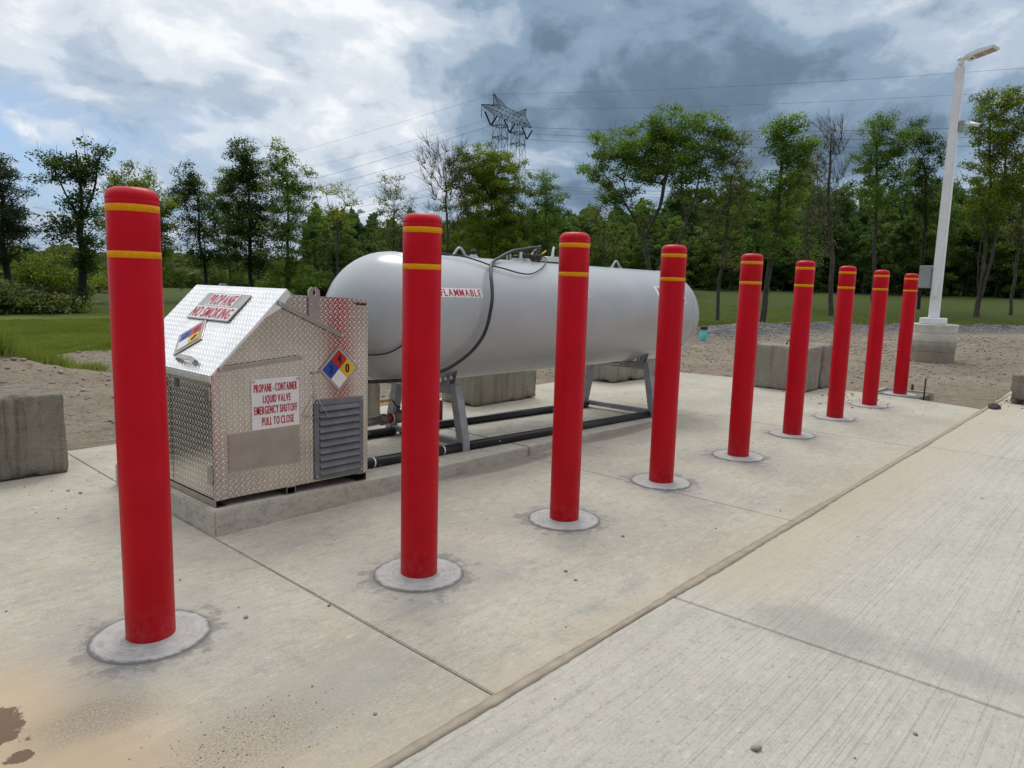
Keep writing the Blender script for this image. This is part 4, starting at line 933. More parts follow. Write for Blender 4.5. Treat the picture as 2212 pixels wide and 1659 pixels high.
vs = [bm.verts.new(p) for p in ((-a_,-a_,.94),(a_,-a_,.94),(a_,a_,.94),(-a_,a_,.94),(-c_,-c_,6.48),(c_,-c_,6.48),(c_,c_,6.48),(-c_,c_,6.48))]
for f in ((0,3,2,1),(4,5,6,7),(0,1,5,4),(1,2,6,5),(2,3,7,6),(3,0,4,7)): bm.faces.new([vs[i] for i in f])
pole = fin(bm, 'pole', m_lw, lp, bevel=.012, seg=2)
bm = bmesh.new(); bbox(bm, -.118, -.055, 1.42, -.103, .055, 1.75); fin(bm, 'hand_hole_cover', m_lw, pole, bevel=.004)
bm = bmesh.new(); tube(bm, [(0, 0, 6.47), (0, 0, 6.66)], .062, 14); tube(bm, [(0, .0, 6.62), (0, .0, 6.70)], .075, 14); tube(bm, [(0, 0, 6.66), (-.06, -.13, 6.70)], .035, 8); fin(bm, 'tenon', m_lw, lp)
hd = Vector((-.16, -.95, .20)).normalized(); hs = Vector((hd.y, -hd.x, 0)).normalized(); ho = Vector((-.02, -.09, 6.60))
bm = bmesh.new(); P = [(0, .0), (.60, .0), (.62, .03), (.58, .07), (.26, .10), (.02, .08)]
prism(bm, P, lambda a, c_: ho+hd*a+hs*.16+Vector((0, 0, c_)), lambda a, c_: ho+hd*a-hs*.16+Vector((0, 0, c_))); lh = fin(bm, 'lamp_head', m_lw, lp, bevel=.012, seg=2)
bm = bmesh.new(); hu = hs.cross(hd)*(1 if hs.cross(hd).z > 0 else -1); mm = Matrix(((hd.x, hs.x, hu.x, ho.x), (hd.y, hs.y, hu.y, ho.y), (hd.z, hs.z, hu.z, ho.z), (0, 0, 0, 1)))
bbox(bm, .19, -.13, -.006, .37, .13, .0, mm); bbox(bm, .39, -.13, -.006, .57, .13, .0, mm); split(fin(bm, 'lamp_lens', simple('tan_lens', (.42, .33, .27), .4), lh))
bm = bmesh.new(); bbox(bm, .10, -.03, -.012, .15, .03, -.001, mm); fin(bm, 'sensor', m_black, lh)
eb = empty('electrical_box', (LX-.03, LY+.27, 1.88)); tag(eb, 'grey electrical box fixed to the left side of the lamp post', 'electrical box')
m_eb = simple('grey_box_paint', (.30, .32, .33), .4, nscale=5, namp=.06)
bm = bmesh.new(); bbox(bm, -.10, -.15, -.26, .10, .10, .26); fin(bm, 'enclosure', m_eb, eb, bevel=.012, seg=2)
bm = bmesh.new(); bbox(bm, -.112, -.14, -.25, -.101, .09, .25); fin(bm, 'box_door', m_eb, eb, bevel=.003)
bm = bmesh.new()
for zz in (-.21, .21): bbox(bm, -.12, .05, zz-.015, -.1125, .085, zz+.015); bbox(bm, -.09, -.159, zz-.03, .09, -.151, zz+.03)
split(fin(bm, 'clasp', m_bolt, eb))
sc_ = empty('security_camera', (LX, LY-.10, 5.20)); tag(sc_, 'small white security camera on the right side of the lamp post', 'camera')
bm = bmesh.new(); bbox(bm, -.07, -.10, -.12, .07, -.0, .12); fin(bm, 'junction_box', m_eb, sc_, bevel=.008)
bm = bmesh.new(); tube(bm, [(0, -.10, .05), (0, -.18, .04), (0, -.22, .03)], .022, 8); fin(bm, 'bracket', m_lw, sc_)
bm = bmesh.new(); tube(bm, [(.02, -.20, .05), (-.06, -.42, -.03)], .042, 12); cbx = fin(bm, 'camera_body', m_lw, sc_)
bm = bmesh.new(); tube(bm, [(-.06, -.42, -.03), (-.068, -.445, -.04)], .044, 12); fin(bm, 'lens', m_black, cbx)

TREES = [
  ('dark pine at the left edge with a bare lower trunk', 'pine', 7.86, 33.08, 76.63, [(-0.03, 4.2, 0.61, 1.06), (-0.07, 5.05, 0.23, 0.51), (-0.08, 2.73, 0.68, 0.97)], 0.2, 1.3, []),
  ('vase shaped tree with ivy covered trunk at left', 'dark', 10.49, 33.39, 72.55, [(-0.78, 5.58, 0.7, 0.79), (0.63, 5.91, 0.57, 0.74), (-0.11, 4.95, 0.85, 0.95), (-0.11, 3.85, 0.59, 0.67), (-0.59, 3.08, 0.75, 0.63), (0.41, 2.76, 0.64, 0.87), (0.06, 1.61, 0.43, 0.64), (-0.01, 0.81, 0.15, 0.69)], 0.26, 1.0, [[(-0.04, 0.27), (-0.02, 1.98), (-0.02, 3.48)], [(-0.02, 3.48), (-0.4, 4.56), (-0.89, 5.78)], [(-0.02, 3.48), (0.1, 4.97), (-0.0, 6.24)], [(-0.02, 3.48), (0.49, 4.64), (0.81, 6.15)]]),
  ('yellowish tree partly hidden by the nearest red bollard', 'yellow', 15.47, 40.12, 68.91, [(-0.34, 5.98, 1.03, 0.79), (-1.17, 3.82, 0.72, 1.63), (0.89, 4.42, 0.66, 1.67), (-0.07, 4.83, 1.31, 1.41), (0.93, 2.26, 0.67, 0.97)], 0.18, 0.85, []),
  ('dark green tree just right of the nearest bollard top', 'dark', 19.5, 41.66, 64.92, [(-0.59, 6.67, 0.63, 1.02), (-0.24, 5.54, 1.28, 1.19), (-0.36, 3.71, 1.24, 1.05), (0.22, 2.41, 0.85, 0.69)], 0.16, 0.9, []),
  ('tallest dark tree of the group behind the metal cabinet', 'dark', 21.79, 40.51, 61.72, [(-0.41, 8.06, 0.86, 1.04), (0.16, 7.45, 1.03, 1.05), (-0.2, 5.97, 1.44, 1.32), (-0.04, 4.12, 1.46, 1.34), (0.19, 2.51, 1.15, 0.81)], 0.2, 1.15, []),
  ('leafy green tree right of the tallest dark tree', 'green', 22.51, 37.8, 59.23, [(-0.2, 8.06, 0.6, 0.96), (0.13, 6.69, 1.17, 1.07), (0.44, 5.29, 1.13, 1.19), (-0.09, 3.57, 1.12, 1.14), (0.14, 1.87, 1.03, 0.9)], 0.16, 0.95, []),
  ('slim tree between two dark trees behind the cabinet roof', 'green', 24.4, 48.17, 63.13, [(-0.29, 6.98, 0.71, 1.23), (-0.2, 4.82, 1.19, 2.17), (0.04, 2.32, 1.08, 1.26)], 0.14, 0.8, []),
  ('pale thin leaved tree standing above the woodland edge', 'pale', 27.15, 39.59, 55.56, [(-0.19, 6.99, 0.91, 0.45), (0.6, 6.23, 0.86, 0.46), (-0.43, 5.55, 0.86, 0.4), (0.22, 5.21, 0.75, 0.4)], 0.1, 0.5, []),
  ('sparse brownish tree left of the second bollard top', 'sparse', 31.28, 39.01, 51.28, [(-0.03, 7.85, 0.61, 0.9), (-0.09, 6.58, 1.17, 1.02), (0.35, 5.08, 1.24, 1.04), (-0.32, 4.13, 1.05, 0.92)], 0.13, 0.6, []),
  ('leafless tree standing left of the pylon legs', 'bare', 32.58, 35.25, 47.25, [(-0.78, 9.24, 0.89, 0.98), (-0.17, 7.97, 1.01, 1.27), (0.56, 9.16, 0.71, 0.98), (0.1, 6.23, 1.08, 1.29)], 0.13, 0.05, []),
  ('broad yellow green tree below the pylon', 'yellow', 36.16, 34.53, 43.68, [(-1.43, 8.77, 1.37, 1.51), (0.27, 9.12, 1.5, 1.32), (-0.61, 6.81, 2.38, 1.83), (0.96, 6.86, 1.57, 1.83), (0.24, 4.22, 2.66, 1.73)], 0.22, 1.5, []),
  ('loose leaved tree right of the pylon, above the tank', 'green', 38.7, 31.66, 39.29, [(-0.5, 8.14, 0.94, 1.03), (-0.05, 6.78, 1.13, 1.22), (-0.29, 4.77, 1.26, 1.36)], 0.13, 0.65, []),
  ('small bluish green tree far behind the tank', 'dark', 57.51, 43.32, 36.99, [(-0.28, 7.55, 1.53, 1.06), (-0.35, 5.86, 1.8, 1.33)], 0.15, 1.0, []),
  ('thin tree left of the big spreading tree', 'sparse', 39.44, 27.36, 34.75, [(-0.24, 6.78, 0.71, 0.76), (-0.36, 5.61, 1.01, 0.82), (0.06, 4.14, 0.83, 0.89)], 0.12, 0.6, []),
  ('big spreading tree with a forked trunk behind the tank', 'elm', 32.61, 19.51, 30.89, [(-2.32, 8.54, 1.29, 0.86), (-3.05, 7.24, 0.84, 0.91), (-0.83, 8.86, 1.36, 0.89), (0.84, 9.4, 1.43, 0.93), (2.1, 8.83, 1.1, 1.01), (0.25, 7.73, 2.02, 1.16), (-1.97, 6.14, 0.93, 0.64), (1.67, 6.61, 1.25, 0.67), (2.94, 7.72, 0.62, 0.66), (-0.92, 7.47, 1.14, 1.04), (0.44, 8.36, 1.26, 1.11)], 0.24, 1.05, [[(0.07, -0.38), (-0.24, 1.98), (-0.65, 3.96)], [(-0.65, 3.96), (-1.17, 5.0), (-1.97, 6.03), (-2.96, 7.29)], [(-0.65, 3.96), (0.04, 5.47), (0.29, 7.06), (-0.26, 8.86)], [(-0.24, 1.98), (0.85, 3.17), (1.38, 4.79), (1.7, 6.16), (2.03, 8.17)], [(1.38, 4.79), (1.02, 6.15), (1.02, 8.18)], [(0.31, 2.58), (2.05, 4.11), (3.3, 5.71), (4.02, 6.5)]]),
  ('slender tree behind the fifth bollard, loose crown', 'sparse', 34.14, 16.68, 26.04, [(0.34, 8.24, 0.73, 0.79), (0.11, 6.81, 0.96, 0.97), (0.73, 5.7, 0.87, 0.89), (-0.18, 4.8, 0.97, 1.12), (0.47, 2.99, 0.88, 0.68)], 0.13, 0.75, []),
  ('tall green topped tree behind the fifth bollard', 'green', 33.18, 13.96, 22.81, [(0.38, 8.69, 0.86, 0.77), (1.11, 7.7, 0.58, 0.81), (0.33, 7.52, 1.06, 0.94), (0.73, 6.18, 0.98, 0.82), (0.16, 5.04, 1.0, 0.83), (0.02, 3.57, 1.01, 0.76)], 0.2, 0.95, [[(0.07, -0.01), (0.14, 2.51), (0.32, 5.04), (0.35, 8.33)]]),
  ('tall twiggy tree with few leaves behind the seventh bollard', 'bare', 42.75, 14.04, 18.18, [(-0.75, 9.94, 0.8, 1.09), (-0.87, 8.45, 1.13, 1.1), (-0.41, 7.18, 1.03, 1.01), (-0.89, 5.67, 0.81, 1.02)], 0.2, 0.35, [[(0.05, 0.34), (-0.15, 3.35), (-0.59, 6.43), (-0.77, 10.19)], [(-0.15, 3.35), (-1.03, 5.92), (-1.35, 8.47)]]),
  ('thin trunked tree between the sixth and seventh bollards', 'sparse', 47.01, 17.03, 19.92, [(-0.47, 8.7, 0.91, 1.41), (-0.57, 6.43, 1.08, 1.26), (0.02, 4.13, 1.08, 1.04)], 0.14, 0.7, []),
  ('tall light green tree left of the lamp post', 'green', 48.2, 13.29, 15.41, [(-0.78, 11.29, 1.0, 0.97), (0.81, 10.66, 0.73, 1.06), (-0.13, 10.18, 1.08, 0.92), (-1.07, 9.42, 0.91, 1.2), (0.49, 8.8, 0.98, 1.08), (-0.5, 7.2, 1.25, 0.99)], 0.17, 0.75, [[(0.02, 0.63), (-0.28, 4.71), (-0.44, 8.02), (-0.75, 11.02)], [(-0.28, 4.71), (0.28, 6.91), (0.58, 9.07)]]),
  ('loose tree directly behind the white lamp post', 'dark', 50.74, 11.37, 12.63, [(-0.94, 11.11, 0.74, 0.83), (-0.44, 9.71, 0.88, 1.21), (-0.8, 8.21, 0.9, 1.11), (0.05, 7.07, 0.98, 1.11)], 0.15, 0.75, []),
  ('largest tree at the right edge with several trunks', 'yellow', 47.38, 7.66, 9.18, [(-0.6, 11.82, 0.71, 0.87), (0.32, 11.96, 0.7, 0.86), (-0.34, 10.23, 1.17, 1.22), (0.71, 10.14, 1.02, 1.34), (-0.04, 8.26, 1.29, 1.13), (1.16, 7.71, 0.89, 1.21), (0.24, 6.53, 1.37, 0.89), (-0.3, 5.56, 0.85, 0.6)], 0.22, 1.15, [[(0.05, 0.41), (0.0, 3.54), (0.03, 6.54), (-0.45, 10.97)], [(0.52, 0.53), (0.37, 3.54), (0.55, 6.52), (0.43, 10.88)], [(-0.29, 0.99), (-0.28, 3.54), (-0.16, 5.8)]]),
  ('thin pale trunked tree at the far right edge', 'sparse', 49.59, 6.42, 7.38, [(-0.12, 7.2, 0.51, 1.26), (-0.09, 5.18, 0.59, 1.02)], 0.13, 0.5, [[(0.03, 0.65), (0.0, 2.6), (0.02, 5.17), (-0.09, 7.7)]]),
]

# ---------------------------------------------------------------- pylons and lines
m_steel = simple('dark_lattice_steel', (.06, .072, .078), .7); m_ins = simple('insulator', (.008, .010, .013), .9, spec=0)
def lattice(bm, A, B_, wa, wb, n, u, v, r, rx=None):
    """tapering box truss from A to B; u, v unit cross directions; wa, wb half widths (u, v)"""
    A, B_ = Vector(A), Vector(B_)
    def ring(s): c = A.lerp(B_, s); hu = wa[0]+(wb[0]-wa[0])*s; hv = wa[1]+(wb[1]-wa[1])*s; return [c+u*hu*i+v*hv*j for i, j in ((-1,-1),(1,-1),(1,1),(-1,1))]
    prev = ring(0); last = ring(1)
    for k in range(4): tube(bm, [prev[k], last[k]], r, 4, caps=False)
    for i in range(1, n+1):
        cur = ring(i/n)
        for k in range(4):
            k2 = (k+1) % 4; tube(bm, [prev[k], cur[k2]], (rx or r*.6), 3, caps=False); tube(bm, [prev[k2], cur[k]], (rx or r*.6), 3, caps=False); tube(bm, [cur[k], cur[k2]], (rx or r*.6), 3, caps=False)
        prev = cur
def h_pylon(origin, label, detail=True):
    ud = Vector((.97937, .20206, 0)); vd = Vector((-.20206, .97937, 0)); zd = Vector((0, 0, 1))
    g0 = tz(origin[0], origin[1]); root = empty('transmission_pylon', (origin[0], origin[1], g0)); tag(root, label, 'pylon', 'lattice power line pylons')
    def Q(a, v_, z_): return ud*a+vd*v_+zd*(z_-g0)
    for a0, a1 in ((2.75, 2.95), (8.65, 8.75)):
        bm = bmesh.new(); lattice(bm, Q(a0, 0, g0-.3), Q(a1, 0, 28.6), (1.25, 1.6), (.95, .75), 8, ud, vd, .05, .030); 
        for zz in (24.9, 26.7): lattice(bm, Q(a1, 0, zz), Q(a1, 0, zz+.25), (1.05, .85), (1.05, .85), 1, ud, vd, .05, .035)
        fin(bm, 'leg', m_steel, root)
    bm = bmesh.new(); lattice(bm, Q(1.9, 0, 29.25), Q(9.7, 0, 29.15), (.75, .65), (.75, .65), 6, vd, zd, .042, .018)
    lattice(bm, Q(1.9, 0, 29.25), Q(-2.8, 0, 29.0), (.75, .65), (.04, .04), 5, vd, zd, .045, .022)
    lattice(bm, Q(9.7, 0, 29.15), Q(13.2, 0, 28.6), (.75, .65), (.04, .04), 4, vd, zd, .042, .018)
    tube(bm, [Q(-2.8, 0, 29.0), Q(-2.8, 0, 27.0)], .06, 4); tube(bm, [Q(-2.8, 0, 28.0), Q(-2.0, 0, 28.7)], .04, 4)
    fin(bm, 'cross_arm', m_steel, root)
    for a0, w_, a1, zz in ((2.9, 1.1, .74, 31.35), (9.0, 1.0, 10.95, 31.25)):
        bm = bmesh.new(); lattice(bm, Q(a0, 0, 29.85), Q(a1, 0, zz), (w_, .7), (.12, .06), 4, ud, vd, .042, .018); tube(bm, [Q(a1-.15, 0, zz), Q(a1+.35, 0, zz-.1)], .12, 5); fin(bm, 'peak', m_steel, root)
    for a0 in (0, 5.84, 11.74):
        for s in (-1, 1):
            bm = bmesh.new(); tube(bm, [Q(a0+s*1.75, 0, 28.15), Q(a0+s*.15, 0, 26.55)], .13, 6); fin(bm, 'insulator', m_ins, root)
        bm = bmesh.new(); tube(bm, [Q(a0-.2, 0, 26.45), Q(a0+.2, 0, 26.45)], .07, 5); fin(bm, 'clamp', m_steel, root)
h_pylon((85.69, 82.67), 'dark lattice pylon with H shaped legs rising above the yellow green tree')
h_pylon((131-5.7, 131-1.2), 'second lattice pylon hidden behind the trees under the first one')
def wire(p0, p1, sag, label, r=.024, t0=0, t1=1, grp='power lines crossing the sky'):
    p0, p1 = Vector(p0), Vector(p1); n = 40; P = []
    for i in range(n+1):
        s = t0+(t1-t0)*i/n; p = p0.lerp(p1, s); p.z -= 4*sag*s*(1-s); P.append(p)
    bm = bmesh.new(); tube(bm, [p-P[0] for p in P], r, 4, caps=False); tag(fin(bm, 'power_line', m_steel, loc=P[0]), label, 'power line', grp)
ud = Vector((.97937, .20206, 0)); ld = Vector((.20206, -.97937, 0))
O1 = Vector((85.69, 82.67, 0)); O2 = Vector((125.3, 129.8, 0))
for k, (a0, z0) in enumerate(((0, 26.4), (5.84, 26.4), (11.74, 26.4))):
    nm = ('nearest', 'middle', 'farthest')[k]
    for O, wh in ((O1, 'upper'), (O2, 'lower')):
        p = O+ud*a0+Vector((0, 0, z0))
        wire(p, p+ld*210, 6.6, '%s wire of the %s set of power lines running right from the pylon' % (nm, wh))
        wire(p, p-ld*390, 18.0, '%s wire of the %s set of power lines descending left from the pylon' % (nm, wh))
for k, (a0, z0) in enumerate(((.74, 31.4), (10.95, 31.3))):
    p = O1+ud*a0+Vector((0, 0, z0))
    wire(p, p+ld*210, 5.0, 'faint thin top wire running right from the %s peak of the pylon' % ('left', 'right')[k], .014)
    wire(p, p-ld*390, 15.0, 'faint thin top wire running left from the %s peak of the pylon' % ('left', 'right')[k], .014)
# far pylon left
az = R(75.75); fp = Vector((450*math.cos(az), 450*math.sin(az), 0)); rt = Vector((math.sin(az), -math.cos(az), 0)); zd = Vector((0, 0, 1)); fw_ = Vector((math.cos(az), math.sin(az), 0))
root = empty('transmission_pylon', fp); tag(root, 'distant pale lattice pylon with two arms beside the dark pine', 'pylon', 'lattice power line pylons')
m_far = simple('distant_lattice_steel', (.16, .19, .22), .6)
bm = bmesh.new(); lattice(bm, Vector((0, 0, -1)), Vector((0, 0, 19)), (4.6, 4.6), (1.3, 1.3), 6, rt, fw_, .20, .12); lattice(bm, Vector((0, 0, 19)), Vector((1.0, 0, 35)), (1.3, 1.3), (.3, .3), 7, rt, fw_, .16, .10); fin(bm, 'mast', m_far, root)
for zz in (30.2, 21.4):
    bm = bmesh.new()
    for s in (-1, 1):
        lattice(bm, Vector((0, 0, zz+1.4)), rt*s*7.6+Vector((0, 0, zz)), (1.0, 1.0), (.1, .1), 4, fw_, zd, .15, .09)
        for q in (-1, 1): tube(bm, [rt*s*(4.7+q*2.6)+Vector((0, 0, zz+.2)), rt*s*4.7+Vector((0, 0, zz-3.0))], .14, 4)
    fin(bm, 'arm', m_far, root)
for k, zz in enumerate((27.2, 18.4, 34.0)):
    wire(fp+rt*4.7+zd*zz, fp+rt*4.7+zd*zz+Vector((260, 40, 0)), 5, '%s faint wire running right from the distant pylon' % ('middle', 'lowest', 'topmost')[k], .055)

# ---------------------------------------------------------------- trees
def leafmat(name, A, B_, C_):
    m, t, b = newmat(name); m.node_tree.nodes.remove(b)
    at = t.new('ShaderNodeAttribute', attribute_name='tone').outputs['Fac']
    c = t.mix(t.mapr(at, 0, .5, smooth=False), A+(1,), B_+(1,)); c = t.mix(t.mapr(at, .5, 1, smooth=False), c, C_+(1,))
    d = t.new('ShaderNodeBsdfPrincipled'); t.put(d.inputs['Base Color'], c); d.inputs['Roughness'].default_value = .6; d.inputs['Specular IOR Level'].default_value = .25
    tr = t.new('ShaderNodeBsdfTranslucent'); t.put(tr.inputs[0], t.mix(1, c, (1.15, 1.3, .6, 1), 'MULTIPLY'))
    mx = t.new('ShaderNodeMixShader'); mx.inputs[0].default_value = .45; t.l.new(d.outputs[0], mx.inputs[1]); t.l.new(tr.outputs[0], mx.inputs[2])
    t.l.new(mx.outputs[0], t.n['Material Output'].inputs[0]); return m
LM = {'dark': leafmat('leaf_dark', (0.035, 0.067, 0.017), (0.058, 0.105, 0.022), (0.089, 0.140, 0.024)),
      'green': leafmat('leaf_green', (0.077, 0.139, 0.023), (0.135, 0.223, 0.031), (0.213, 0.307, 0.043)),
      'yellow': leafmat('leaf_yellow_green', (0.101, 0.148, 0.019), (0.179, 0.231, 0.024), (0.291, 0.324, 0.036)),
      'sparse': leafmat('leaf_sparse', (0.101, 0.139, 0.033), (0.179, 0.204, 0.045), (0.259, 0.260, 0.068)),
      'bare': leafmat('leaf_bare', (0.135, 0.130, 0.045), (0.213, 0.195, 0.068), (0.291, 0.223, 0.091)),
      'pale': leafmat('leaf_pale', (0.224, 0.278, 0.053), (0.336, 0.371, 0.068), (0.449, 0.445, 0.091)),
      'pine': leafmat('needle_dark', (0.027, 0.048, 0.028), (0.041, 0.067, 0.033), (0.064, 0.093, 0.040)),
      'brush': leafmat('leaf_brush', (0.066, 0.088, 0.031), (0.112, 0.139, 0.043), (0.168, 0.186, 0.061))}
LM['wood_shade_dark'] = leafmat('leaf_wood_shade_dark', (0.035, 0.070, 0.025), (0.060, 0.112, 0.031), (0.096, 0.158, 0.039))  # leaf sets for the wood, its dense shade put into the colour
LM['wood_shade_green'] = leafmat('leaf_wood_shade_green', (0.053, 0.098, 0.025), (0.088, 0.154, 0.031), (0.140, 0.219, 0.043))
LM['wood_shade_yellow'] = leafmat('leaf_wood_shade_yellow', (0.074, 0.114, 0.025), (0.122, 0.175, 0.031), (0.193, 0.254, 0.045))
LM['elm'] = LM['green']
m_bark, t, b = newmat('bark'); oc = t.new('ShaderNodeTexCoord').outputs['Object']; n = t.noise(t.scalev(oc, (9, 9, 1.2)), 2, 5, .7)
t.put(b.inputs['Base Color'], t.mix(t.mapr(n, .35, .65), (.040, .034, .028, 1), (.125, .108, .088, 1))); b.inputs['Roughness'].default_value = .95; t.put(b.inputs['Normal'], t.bump(n, .8, .03))
m_barkd = simple('dark_bark', (.030, .026, .022), .95, nscale=12, namp=.3)

def grow(rng, ells, limbs, base_h, N, depthk=.8):
    """clusters in the ellipsoids, joined greedily to the trunk skeleton -> nodes, parents, clusters"""
    ells = np.array(ells); vol = ells[:, 2]*ells[:, 3]; pr = vol/vol.sum(); C_ = []
    dmax = ells[:, 2].max()
    while len(C_) < N:
        e = ells[rng.choice(len(ells), p=pr)]; d = rng.normal(size=3); d /= np.linalg.norm(d); r = rng.random()**(.42)
        yk = min(e[2]*1.0, dmax)*depthk
        C_.append((e[0]+d[0]*r*e[2], d[1]*r*yk*1.15, e[1]+d[2]*r*e[3]))
    C_ = np.array(C_)
    nodes = []; par = []
    def addline(pts, parent):
        last = parent
        for a, b_ in zip(pts, pts[1:]):
            L_ = np.linalg.norm(b_-a); k = max(1, int(L_/.5))
            for i in range(1, k+1):
                p = a+(b_-a)*i/k; w_ = rng.normal(size=3)*.025; w_[2] = 0; nodes.append(p+w_); par.append(last); last = len(nodes)-1
        return last
    cx = float((ells[:, 0]*pr).sum()); top = float((ells[:, 1]+ells[:, 3]).max())
    nodes.append(np.array([0., 0., -.3])); par.append(-1)
    if limbs:
        for li, lb in enumerate(limbs):
            yb = rng.uniform(-.2, .2) if li else 0
            pts = [np.array([l[0], 0., l[1]]) for l in lb]
            A = np.array(nodes); j = int(np.argmin(((A-pts[0])**2).sum(1)))
            if np.linalg.norm(A[j]-pts[0]) > .8: # separate stem
                nodes.append(pts[0]*np.array([1, 1, 0])+np.array([0, 0, -.3])); par.append(-1); j = len(nodes)-1
            y0 = A[j][1] if j < len(A) else 0; dy = rng.uniform(-.5, .5)*(li > 0)
            for q_ in range(len(pts)): pts[q_] = pts[q_]+np.array([0, y0+dy*q_, 0])
            addline([np.array(nodes[j])]+pts[1:], j)
    else:
        H = top*.74; pts = [np.array([0, 0, -.3]), np.array([rng.normal()*.06, 0, H*.3]), np.array([cx*.4+rng.normal()*.1, rng.normal()*.1, H*.6]), np.array([cx*.8, rng.normal()*.15, H])]
        addline(pts, 0)
    ntr = len(nodes)
    ctr = C_.mean(0); sk = np.array(nodes)
    dist = np.array([np.sqrt(((sk-c)**2).sum(1)).min() for c in C_]); order = np.argsort(dist)
    tipn = []
    for ci in order:
        c = C_[ci]; A = np.array(nodes); d = A-c; D = np.sqrt((d**2).sum(1)); hz = np.sqrt(d[:, 0]**2+d[:, 1]**2)
        cost = D+np.maximum(0, d[:, 2]+.35*hz)*1.6+np.where(A[:, 2] < base_h, 5, 0); j = int(np.argmin(cost)); a = A[j]
        L_ = D[j]; k = max(1, int(L_/.55)); last = j
        for i in range(1, k+1):
            s = i/k; p = a+(c-a)*s; p = p+np.array([0, 0, -.16*L_*s*(1-s)*1.2])+rng.normal(size=3)*.04*(1 if i < k else 0); nodes.append(p); par.append(last); last = len(nodes)-1
        tipn.append(last)
    return np.array(nodes), np.array(par), C_[order], ntr
def tree_mesh(seed, ells, limbs, tr, ld, kind, leaf=.125, detail=1.0):
    rng = np.random.default_rng(seed)
    area = sum(e[2]*e[3] for e in ells); N = int(np.clip(area*(20 if kind != 'bare' else 22)*detail, 60, 420))
    low = min(e[1]-e[3] for e in ells); base_h = max(.3, low-.5 if not limbs else .5)
    nodes, par, C_, ntr = grow(rng, ells, limbs, base_h*.8, N)
    # radii by pipe model
    w_ = np.full(len(nodes), .0)
    haschild = np.zeros(len(nodes), bool); haschild[par[par >= 0]] = True; w_[~haschild] = 1
    for i in range(len(nodes)-1, 0, -1):
        if par[i] >= 0: w_[par[i]] += w_[i]
    rad = (w_/w_.max())**.62*tr; rad = np.clip(rad, .009, tr); rad[:ntr] = np.maximum(rad[:ntr], .2*tr)
    z = nodes[:, 2]; rad[:ntr] *= (1+.35*np.exp(-np.clip(z[:ntr], 0, None)/.4))
    V_, F_ = [], []
    n = 5
    ang = np.arange(n)/n*2*np.pi
    idx = np.nonzero(par >= 0)[0]; a = nodes[par[idx]]; b_ = nodes[idx]; d = b_-a; ln = np.linalg.norm(d, axis=1, keepdims=True)+1e-9; d = d/ln
    ref = np.where(np.abs(d[:, 2:3]) < .9, np.array([[0, 0, 1.]]), np.array([[1., 0, 0]])); u = np.cross(d, ref); u /= np.linalg.norm(u, axis=1, keepdims=True); v = np.cross(d, u)
    ra = np.minimum(rad[par[idx]], rad[idx]*1.5); rb = rad[idx]
    ca, sa = np.cos(ang), np.sin(ang)
    off = u[:, None, :]*ca[None, :, None]+v[:, None, :]*sa[None, :, None]
    VA = a[:, None, :]-d[:, None, :]*(rb[:, None, None]*.3)+off*ra[:, None, None]; VB = b_[:, None, :]+off*rb[:, None, None]
    VV = np.concatenate([VA, VB], 1).reshape(-1, 3); base = np.arange(len(idx))[:, None]*2*n; k = np.arange(n)[None, :]
    FF = np.stack([base+k, base+(k+1) % n, base+n+(k+1) % n, base+n+k], -1).reshape(-1, 4)
    # fine twigs: thin triangles-as-quads around clusters
    nt = {'bare': 9, 'sparse': 8, 'pale': 7}.get(kind, 5)
    m = len(C_)*nt; c = np.repeat(C_, nt, 0); hz_ = np.sqrt(c[:, 0]**2+c[:, 1]**2)[:, None]; out_ = np.concatenate([c[:, :2], hz_*1.3+.8], 1); out_ /= np.linalg.norm(out_, axis=1, keepdims=True)
    dirs = rng.normal(size=(m, 3))*(.42 if kind == 'bare' else .8)+out_; dirs /= np.linalg.norm(dirs, axis=1, keepdims=True)
    ln = rng.uniform(.3, 1.15 if kind == 'bare' else .7, (m, 1)); p1 = c+dirs*ln; sd = np.cross(dirs, rng.normal(size=(m, 3))); sd /= np.linalg.norm(sd, axis=1, keepdims=True); sd *= .009
    TV = np.stack([c-sd, c+sd, p1+sd*.5, p1-sd*.5], 1).reshape(-1, 3); TF = np.arange(m*4).reshape(-1, 4)+len(VV)
    # leaves
    per = int({'pine': 260, 'bare': 9, 'sparse': 42, 'pale': 60}.get(kind, 105)*ld)
    spread = {'pine': (.36, .36, .17), 'sparse': (.40, .40, .15), 'pale': (.36, .36, .14), 'bare': (.4, .4, .4)}.get(kind, (.34, .34, .20))
    m = max(8, len(C_)*per); ci = rng.integers(0, len(C_), m); g = rng.normal(size=(m, 3)); g /= np.linalg.norm(g, axis=1, keepdims=True); g = g*(rng.random((m, 1))**.55)*np.array(spread)*1.45
    lc = C_[ci]+g+np.array([0, 0, .05])
    nrm = rng.normal(size=(m, 3)); nrm[:, 2] = np.abs(nrm[:, 2])+.5; nrm /= np.linalg.norm(nrm, axis=1, keepdims=True)
    t1 = np.cross(nrm, rng.normal(size=(m, 3))); t1 /= np.linalg.norm(t1, axis=1, keepdims=True); t2 = np.cross(nrm, t1)
    s = leaf*rng.uniform(.55, 1.25, (m, 1)); wd_ = .30 if kind == 'pine' else .62
    LV = np.stack([lc-t1*s*.5, lc+t2*s*.5*wd_-t1*s*.05, lc+t1*s*.5, lc-t2*s*.5*wd_-t1*s*.05], 1).reshape(-1, 3); LF = np.arange(m*4).reshape(-1, 4)
    tone_c = rng.random(len(C_)); tone = np.clip(tone_c[ci]*.75+rng.random(m)*.4-.08, 0, 1)
    return (np.concatenate([VV, TV]), np.concatenate([FF, TF])), (LV, LF, tone)
